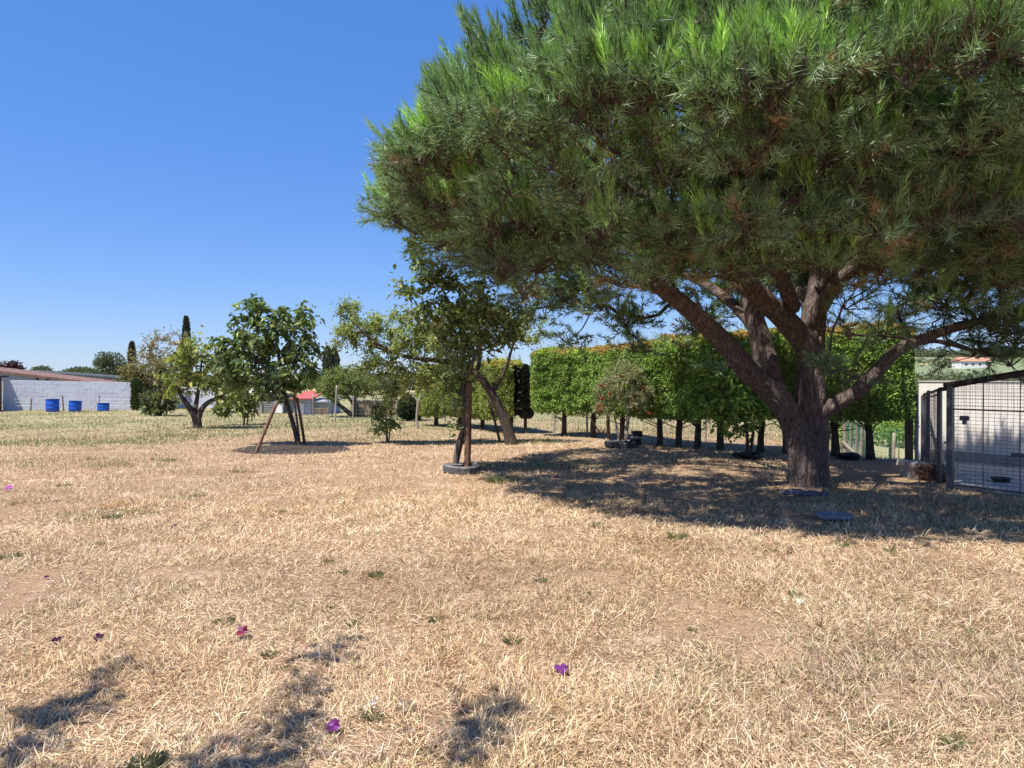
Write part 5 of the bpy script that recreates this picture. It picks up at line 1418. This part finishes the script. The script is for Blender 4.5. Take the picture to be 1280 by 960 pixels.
blob_tree("far_tree", "tall rounded grey-green tree behind the low building's end", 141, 75, zpx(436, 75), 1.4, 1.9, GG, 4200, 0.22, FT)
for px, d, yt, r, lab in [(165, 88, 428, 0.38, "slim dark cypress spire beside the rounded grey-green tree"), (233, 70, 397, 0.32, "tall slim cypress spire rising above the dry tree")]:
    x = (px-640)*d/FPX; conifer("cypress_tree", lab, np.array([x, d, float(terrain(x, d))]), zpx(yt, d), r, 0.3, [(0.04, 0.05, 0.035), (0.055, 0.065, 0.045)], 3600, 0.28, FT, 0.25, 0.12)
for px, dx in [(410, 0), (416, 0.6)]:
    x = (px-640)*72/FPX; conifer("poplar_tree", "narrow grey-green poplar behind the round tree", np.array([x, 72 + dx, float(terrain(x, 72))]), zpx(434 + dx*3, 72), 0.5, 0.5, [(0.06, 0.08, 0.05), (0.085, 0.105, 0.07)], 3000, 0.24, "pair of poplars", 0.3, 0.12)
# the dry, half-bare tree and the drying bush under it
D = 41.0; b = np.array([(205-640)*D/FPX, D, 0.0]); b[2] = float(terrain(b[0], b[1]))
make_tree("dry_tree", "half-bare dry tree with tangled pale twigs and few leaves", "tree", b,
    [pxpath([(205, 512, D, 0.2), (204, 490, D, 0.16), (200, 465, D, 0.12), (192, 445, D, 0.08), (184, 430, D, 0.04)]), pxpath([(204, 480, D, 0.12), (215, 455, D, 0.09), (226, 430, D, 0.05), (232, 418, D, 0.02)])],
    pxblobs([(205, 425, 30, 16), (190, 435, 18, 14), (225, 425, 20, 14), (185, 450, 28, 20), (215, 450, 30, 20), (242, 440, 12, 20)], D),
    260, 1700, 0.16, 0.4, [(0.26, 0.2, 0.1), (0.2, 0.17, 0.08), (0.32, 0.26, 0.14)], bark='twig_dry', leaf='fine_leaf', spread=0.2, tip_r=0.011, shell=1.6)
D = 38.0; b = np.array([(186-640)*D/FPX, D, 0.0]); b[2] = float(terrain(b[0], b[1]))
make_tree("dry_tree", "broad drying tree crown of brownish olive leaves over the white wall's end", "tree", b,
    [pxpath([(188, 514, D, 0.15), (187, 495, D, 0.12), (182, 475, D, 0.08), (176, 460, D, 0.03)])],
    pxblobs([(178, 462, 28, 18), (195, 470, 30, 20), (172, 478, 22, 16), (205, 480, 24, 18), (190, 488, 30, 12), (168, 468, 16, 14)], D),
    260, 5200, 0.15, 0.45, [(0.22, 0.18, 0.085), (0.17, 0.16, 0.07), (0.12, 0.13, 0.055), (0.28, 0.22, 0.11)], bark='twig_dry', leaf='fine_leaf', spread=0.2, tip_r=0.009)
bx = ground_px(171, 513)
conifer("column_shrub", "narrow dark green column shrub at the white wall's end", bx, 1.55, 0.24, 0.02, [(0.045, 0.07, 0.03), (0.07, 0.1, 0.04)], 2600, 0.13, None, 0.2, 0.05)
b = ground_px(199, 520); D = b[1]
bush("big_leaf_bush", "low bush of big pale green leaves with dark stems before the short white wall", b, pxblobs([(198, 498, 20, 9), (184, 500, 8, 8), (210, 502, 12, 9), (200, 510, 16, 7), (188, 509, 10, 8)], D), 700, 0.22, 0.4, [(0.16, 0.19, 0.06), (0.1, 0.13, 0.045), (0.22, 0.24, 0.09), (0.055, 0.05, 0.04)], leaf='leaf', stems=40, droop=0.35)
bb_ = ground_px(176, 513)
n = 14
V, F, T = leaves(rng.normal(0, 0.09, (n, 3)) + np.array([0, 0, 0.16]), rng.normal(size=(n, 3)), 0.14, 0.7, palette(n, [(0.03, 0.16, 0.5), (0.3, 0.4, 0.55)]))
tag(add("plastic_bag", raw_mesh("plastic_bag", V, F, M['petal'], T), None, tuple(bb_)), "crumpled blue plastic bag by the big-leaved bush", "bag")

# belt of trees closing the horizon behind the sheds and behind the hedge
kk = 0
for px, d, yt, r, cols in [(255, 95, 468, 4.0, GG), (300, 90, 470, 4.5, DG), (345, 100, 472, 4.5, GG), (375, 85, 466, 3.2, LG), (398, 95, 461, 2.6, DG), (440, 80, 458, 3.4, DG), (480, 75, 463, 3.6, GG), (520, 85, 466, 4.2, DG), (575, 80, 464, 4.0, GG), (620, 85, 468, 4.0, DG), (20, 110, 468, 6.0, DG), (90, 110, 467, 6.0, GG)]:
    blob_tree("far_tree", ["dusty grey-green tree of the far tree belt behind the sheds", "dark green tree of the far tree belt behind the sheds", "light green tree of the far tree belt behind the sheds"][[GG, DG, LG].index(cols)], px, d, zpx(yt, d), 0.1, r, cols, 1900, 0.34, FT, lobes=6)
# valley trees on the right
for px, d, yt, yb, r, cols, lab in [(1112, 34, 452, 560, 1.9, LG, "light green bushy tree in the valley behind the net fence"), (1150, 46, 470, 560, 2.6, LG, "broad light green tree in the valley behind the corrugated sheet"),
        (1078, 40, 470, 560, 2.2, DG, "dark tree in the valley behind the end hedge tree"), (1182, 75, 441, 560, 2.6, GG, "tall loose grey-green tree in the valley behind the dog run"), (1128, 60, 462, 560, 3.0, GG, "dusty olive-like tree further down the valley"),
        (1035, 45, 480, 560, 2.6, GG, "grey-green valley tree glimpsed past the pine's trunk"), (1235, 90, 470, 560, 3.5, LG, "rounded light tree in the valley beyond the dog run wall"), (985, 60, 482, 560, 3.2, DG, "dark valley tree glimpsed behind the hedge trunks")]:
    blob_tree("valley_tree", lab, px, d, zpx(yt, d), zpx(yb, d) + 0.4, r, cols, 5200 if d < 50 else 3400, 0.13 if d < 50 else 0.2, "valley trees", leafm='fine_leaf', lobes=9)
b = np.array([(1122-640)*27/FPX, 27.0, 0]); b[2] = float(terrain(b[0], 27.0))
bush("vine_row", "bright yellow-green row of vines below the net fence", b, [(np.array([b[0] + q, b[1] + 0.3*abs(q), zpx(541, 27)]), (0.8, 0.6, 0.5)) for q in (-1.4, -0.6, 0.2, 1.0, 1.8)], 4200, 0.12, 0.6, [(0.2, 0.3, 0.05), (0.27, 0.36, 0.07), (0.14, 0.22, 0.04)], leaf='leaf', cat="vines")

# far hillside: woodland masses and olive groves as one stuff, two farmhouses as things
n = 2600
azr = np.radians(rng.uniform(17, 60, n)); rr = 150 + 850*rng.random(n)**0.8
X, Y = rr*np.sin(azr), rr*np.cos(azr)
dens = vnoise(X*0.012, Y*0.012, None, 61)
keep = (dens > 0.5) | (rr > 820)
X, Y, rr = X[keep], Y[keep], rr[keep]
Zg = terrain(X, Y)
n = len(X); m = 42
S = rng.uniform(1.6, 3.4, n) * (1 + (rr > 820)*0.9)
P = np.repeat(np.stack([X, Y, Zg + S*0.7], 1), m, 0) + nrm(rng.normal(size=(n*m, 3)))*np.repeat(S, m)[:, None]*np.array([1, 1, 0.75])
hue = np.repeat(rng.random(n), m)[:, None]
col = np.array([0.07, 0.09, 0.045])*(1-hue) + np.array([0.13, 0.145, 0.085])*hue
V, F, T = leaves(P, rng.normal(size=(n*m, 3)) + np.array([0, 0, 0.4]), np.repeat(S, m)*0.6, 0.7, col*(1 + rng.normal(0, 0.15, (n*m, 1))))
tag(add("far_woodland", raw_mesh("far_woodland", V, F, M['hedge_leaf'], T)), "groves and woodland scattered over the far hillside", "woodland", kind="stuff")
def farmhouse(px, d, w, h, label, wallm):
    x = (px-640)*d/FPX; g = float(terrain(x, d))
    t = thing("farmhouse", label, "house", (x, d, g))
    v, f = boxvf((0, 0, h/2 - 0.5), (w, w*0.5, h + 1)); add("wall", raw_mesh("wall", v, f, M[wallm]), t)
    hw, hd = w/2 + 0.5, w*0.25 + 0.6
    V = np.array([[-hw,-hd,h],[hw,-hd,h],[hw,hd,h],[-hw,hd,h],[-hw,0,h+w*0.14],[hw,0,h+w*0.14]])
    me = bpy.data.meshes.new("roof"); me.from_pydata(V.tolist(), [], [[0,1,5,4],[2,3,4,5],[1,2,5],[3,0,4],[0,3,2,1]]); me.materials.append(M['tile']); add("roof", me, t)
    wm = raw_mesh("window", *boxvf((0, 0, 0), (w*0.07, 0.2, h*0.3)), M['glass'])
    for q in (-0.33, -0.1, 0.13, 0.36): add("window", wm, t, (q*w, -w*0.25, h*0.55))
farmhouse(1214, 430, 18, 4.0, "far farmhouse with red tiled roof on the hillside field", 'plaster')
farmhouse(1243, 720, 17, 6.0, "far white house on the wooded ridge", 'white')

# ------------------------------------------------------------------ leafy tree behind the photographer; its branch shades the lawn
tb = np.array([-3.6, -1.6, float(terrain(-3.6, -1.6))])
shade = []
for px, py, r, k in [(20, 938, 0.16, 5), (75, 893, 0.14, 5), (110, 868, 0.1, 3), (150, 838, 0.06, 2), (330, 950, 0.15, 5), (355, 905, 0.13, 4), (385, 866, 0.07, 2), (412, 826, 0.07, 2), (427, 806, 0.04, 1), (608, 915, 0.09, 3), (625, 888, 0.06, 2), (585, 945, 0.08, 2), (250, 955, 0.1, 3)]:
    g = ground_px(px, py)
    for q in range(k):
        z = rng.uniform(4.2, 4.5)
        shade.append(g + SUN_TO / SUN_TO[2] * z + rng.normal(0, r*0.5, 3)*np.array([1, 1, 0.3]))
shade = np.array(shade)
t = thing("hibiscus_tree", "leafy flowering tree behind the photographer shading the straw", "tree", tb)
pth = [[(tb[0], tb[1], tb[2] - 0.1, 0.13), (tb[0] + 0.05, tb[1], 1.3, 0.11), (tb[0] + 0.2, tb[1] + 0.3, 2.4, 0.085), (tb[0] + 0.5, tb[1] + 0.9, 3.2, 0.05), (-2.9, 0.6, 4.1, 0.025)],
       [(tb[0] + 0.2, tb[1] + 0.3, 2.4, 0.06), (-2.6, -0.7, 3.3, 0.04), (-2.0, 0.3, 4.1, 0.022)]]
v, f = joinvf([loft(p, 10, 0.06, 0.1, 0.05) for p in pth]); part("trunk", v, f, M['bark_grey'], t, tb, smooth_shade=True)
more = blob_points([((tb[0], tb[1], 4.2), (1.2, 1.2, 0.9)), ((tb[0] + 0.6, tb[1] + 0.6, 4.3), (0.9, 0.8, 0.6))], 60)
A, B, ra, rb, tips, tpar = grow(pth, np.vstack([shade, more]), step=0.15, up=0.1, tip_r=0.0035)
v, f = frustums(A, B, ra, rb, 5); part("branches", v, f, M['bark_grey'], t, tb, smooth_shade=True, kind="stuff")
k = np.repeat(np.arange(len(tips)), 22); n = len(k)
P = tips[k] + rng.normal(0, 0.075, (n, 3))
V, F, T = leaves(P, rng.normal(size=(n, 3)) + np.array([0, 0, 0.2]), 0.085*rng.uniform(0.6, 1.3, n), 0.6, palette(n, [(0.07, 0.11, 0.035), (0.1, 0.15, 0.05)]))
part("crown", V, F, M['leaf'], t, tb, T, kind="stuff")

# ------------------------------------------------------------------ dry grass
GREEN = [(100, 553, 3.0, 0.9, 0.75), (40, 556, 2.2, 0.8, 0.6), (180, 548, 2.0, 1.4, 0.7), (240, 543, 2.6, 1.8, 0.6), (320, 537, 3.0, 2.4, 0.5), (590, 553, 2.2, 0.8, 0.75), (540, 552, 1.8, 0.7, 0.6), (660, 553, 1.2, 0.9, 0.85), (480, 548, 2.5, 2.0, 0.4),
         (420, 530, 5.0, 5.0, 0.45), (680, 583, 1.2, 0.8, 0.5), (665, 575, 0.9, 0.7, 0.55), (640, 600, 0.5, 0.5, 0.5), (110, 580, 2.2, 1.0, 0.3), (130, 645, 0.8, 0.3, 0.3), (240, 622, 0.8, 0.3, 0.25), (860, 540, 6.0, 3.0, 0.55)]
BARE = [(890, 770, 0.45, 0.55), (40, 640, 0.9, 0.6), (215, 720, 0.4, 0.25), (460, 930, 0.18, 0.2), (560, 905, 0.16, 0.14), (30, 735, 0.35, 0.3), (750, 720, 0.4, 0.25), (720, 549, 2.6, 0.8), (1110, 590, 1.8, 1.2), (960, 820, 0.35, 0.3), (120, 565, 1.0, 0.4), (20, 760, 0.3, 0.25)]
def masks(x, y):
    g = np.zeros_like(x); bm = np.zeros_like(x)
    wob = (fbm(x*1.6, y*1.6, None, 51, 3) - 0.5)
    for px, py, rx, ry, s in GREEN:
        c = ground_px(px, py); q = np.hypot((x-c[0])/rx, (y-c[1])/ry) + wob*1.1
        g = np.maximum(g, s*(1 - smooth(q, 0.55, 1.05)))
    for px, py, rx, ry in BARE:
        c = ground_px(px, py); q = np.hypot((x-c[0])/rx, (y-c[1])/ry) + wob*1.2
        bm = np.maximum(bm, 1 - smooth(q, 0.5, 1.1))
    return g, bm
def blades(n, d0, d1, seg2, name, label, flat=False):
    d = np.exp(rng.uniform(math.log(d0), math.log(d1), n)); x = d * rng.uniform(-0.86, 0.86, n)
    y = d
    g, bm = masks(x, y)
    g = np.maximum(g, 0.42*smooth(d, 18, 24)*smooth(fbm(x*0.35, y*0.35, None, 66, 3), 0.3, 0.6))
    clump = fbm(x*3.2, y*3.2, None, 41, 3); fine = fbm(x*14, y*14, None, 44, 2)
    patch = smooth(fbm(x*0.75, y*0.75, None, 47, 3), 0.36, 0.56)
    dens = np.clip(0.12 + 0.5*smooth(clump, 0.3, 0.62) + 0.5*smooth(fine, 0.35, 0.65)*0.8, 0, 1) * (0.5 + 0.5*patch) * (1 - 0.9*bm)
    if flat: dens = (0.35 + 0.5*smooth(fine, 0.3, 0.7))*(1 - 0.75*bm)
    dens = np.maximum(dens, g*0.9)
    # keep trunk feet, tyres and the run floor clear
    inside = ((x-KA[0])*(-KD[1]) + (y-KA[1])*KD[0] > 0.0) & (x > 6.2) & (y < 14.5) & ((x-WA[0])*(-KD[1]) + (y-WA[1])*KD[0] < 0.1)
    bed = np.hypot((x - SB[0])/SBR[0], (y - SB[1])/SBR[1]) < 0.92 + 0.2*(fine - 0.5)
    keep = (rng.random(n) < dens) & ~inside & ~(bed & (rng.random(n) > 0.22))
    x, y, d, g, clump = x[keep], y[keep], d[keep], g[keep], clump[keep]; n = len(x)
    z = terrain(x, y)
    green = rng.random(n) < g
    flow = 2*np.pi*vnoise(x*1.4, y*1.4, None, 55)*1.5
    a = flow + rng.normal(0, 1.7, n)
    tilt = np.clip(rng.normal(1.05, 0.36, n), 0.1, 1.52)
    tilt = np.where(green, np.clip(rng.normal(0.55, 0.3, n), 0.05, 1.3), tilt)
    L = rng.gamma(5.0, 0.0115, n) * (0.7 + 0.7*clump) * np.where(green, 1.15, 1.0)
    L = np.clip(L, 0.018, 0.16)
    W = np.maximum(0.0037*rng.uniform(0.6, 1.5, n), 0.00085*d)
    if flat: tilt = np.clip(rng.normal(1.4, 0.15, n), 0.9, 1.55); L = L*0.75
    dirv = np.stack([np.cos(a)*np.sin(tilt), np.sin(a)*np.sin(tilt), np.cos(tilt)], 1)
    side = nrm(np.cross(dirv, rng.normal(size=(n, 3))*0.4 + np.array([0, 0, 1.0])))
    p = np.stack([x, y, z - 0.004 + rng.random(n)*0.012], 1)
    straw = palette(n, [(0.72, 0.555, 0.36), (0.585, 0.43, 0.265), (0.37, 0.255, 0.15), (0.8, 0.665, 0.475), (0.24, 0.16, 0.092)], [4, 5, 3, 2.4, 1.6], 0.13)
    wv = fbm(x*0.55, y*0.55, None, 58, 4)[:, None]
    warm = 0.7 + 0.6*wv
    rusty = smooth(fbm(x*0.8 + 30, y*0.8, None, 62, 3), 0.5, 0.68)[:, None]
    straw = straw * (1 - 0.22*smooth(d, 14, 24))[:, None] * warm * (1 - rusty*np.array([0.08, 0.115, 0.16]))
    grn = palette(n, [(0.12, 0.165, 0.05), (0.17, 0.2, 0.07), (0.22, 0.22, 0.09)])
    hint = (rng.random(n) < 0.035 + 0.10*smooth(vnoise(x*1.1, y*1.1, None, 59), 0.55, 0.8))
    col = np.where(green[:, None], grn, np.where(hint[:, None], palette(n, [(0.2, 0.19, 0.085), (0.26, 0.24, 0.12)]), straw))
    if seg2:
        bend = rng.normal(0.35, 0.35, n)
        mid = p + dirv*L[:, None]*0.55
        d2 = dirv.copy(); d2[:, 2] -= bend; d2 = nrm(d2)
        tip = mid + d2*L[:, None]*0.5
        tip[:, 2] = np.maximum(tip[:, 2], z + 0.002)
        w = W[:, None]*side*0.5
        V = np.stack([p-w, p+w, mid-w*0.8, mid+w*0.8, tip], 1).reshape(-1, 3)
        o = np.arange(n)*5
        F = np.concatenate([np.stack([o, o+1, o+3], 1), np.stack([o, o+3, o+2], 1), np.stack([o+2, o+3, o+4], 1)])
        T = np.concatenate([col*0.94, col*0.94, col*1.04])
    else:
        tip = p + dirv*L[:, None]; w = W[:, None]*side*0.5
        V = np.stack([p-w, p+w, tip], 1).reshape(-1, 3); F = np.arange(n*3).reshape(-1, 3); T = col
    o = add(name, raw_mesh(name, V, F, M['straw'], T))
    tag(o, label, "grass", kind="stuff")
    print(name, n)
blades(390000, 2.3, 9.0, True, "dry_grass", "short sun-bleached dry grass covering the lawn")
blades(380000, 2.3, 9.0, False, "dry_grass", "loose flattened straw litter lying between the grass blades", True)
blades(430000, 8.2, 40.0, False, "dry_grass", "sparser dry and greenish grass stretching to the fences")

tris = 0
for o in bpy.data.objects:
    if o.type == 'MESH': tris += len(o.data.loops) - 2*len(o.data.polygons)
print("triangles", tris)
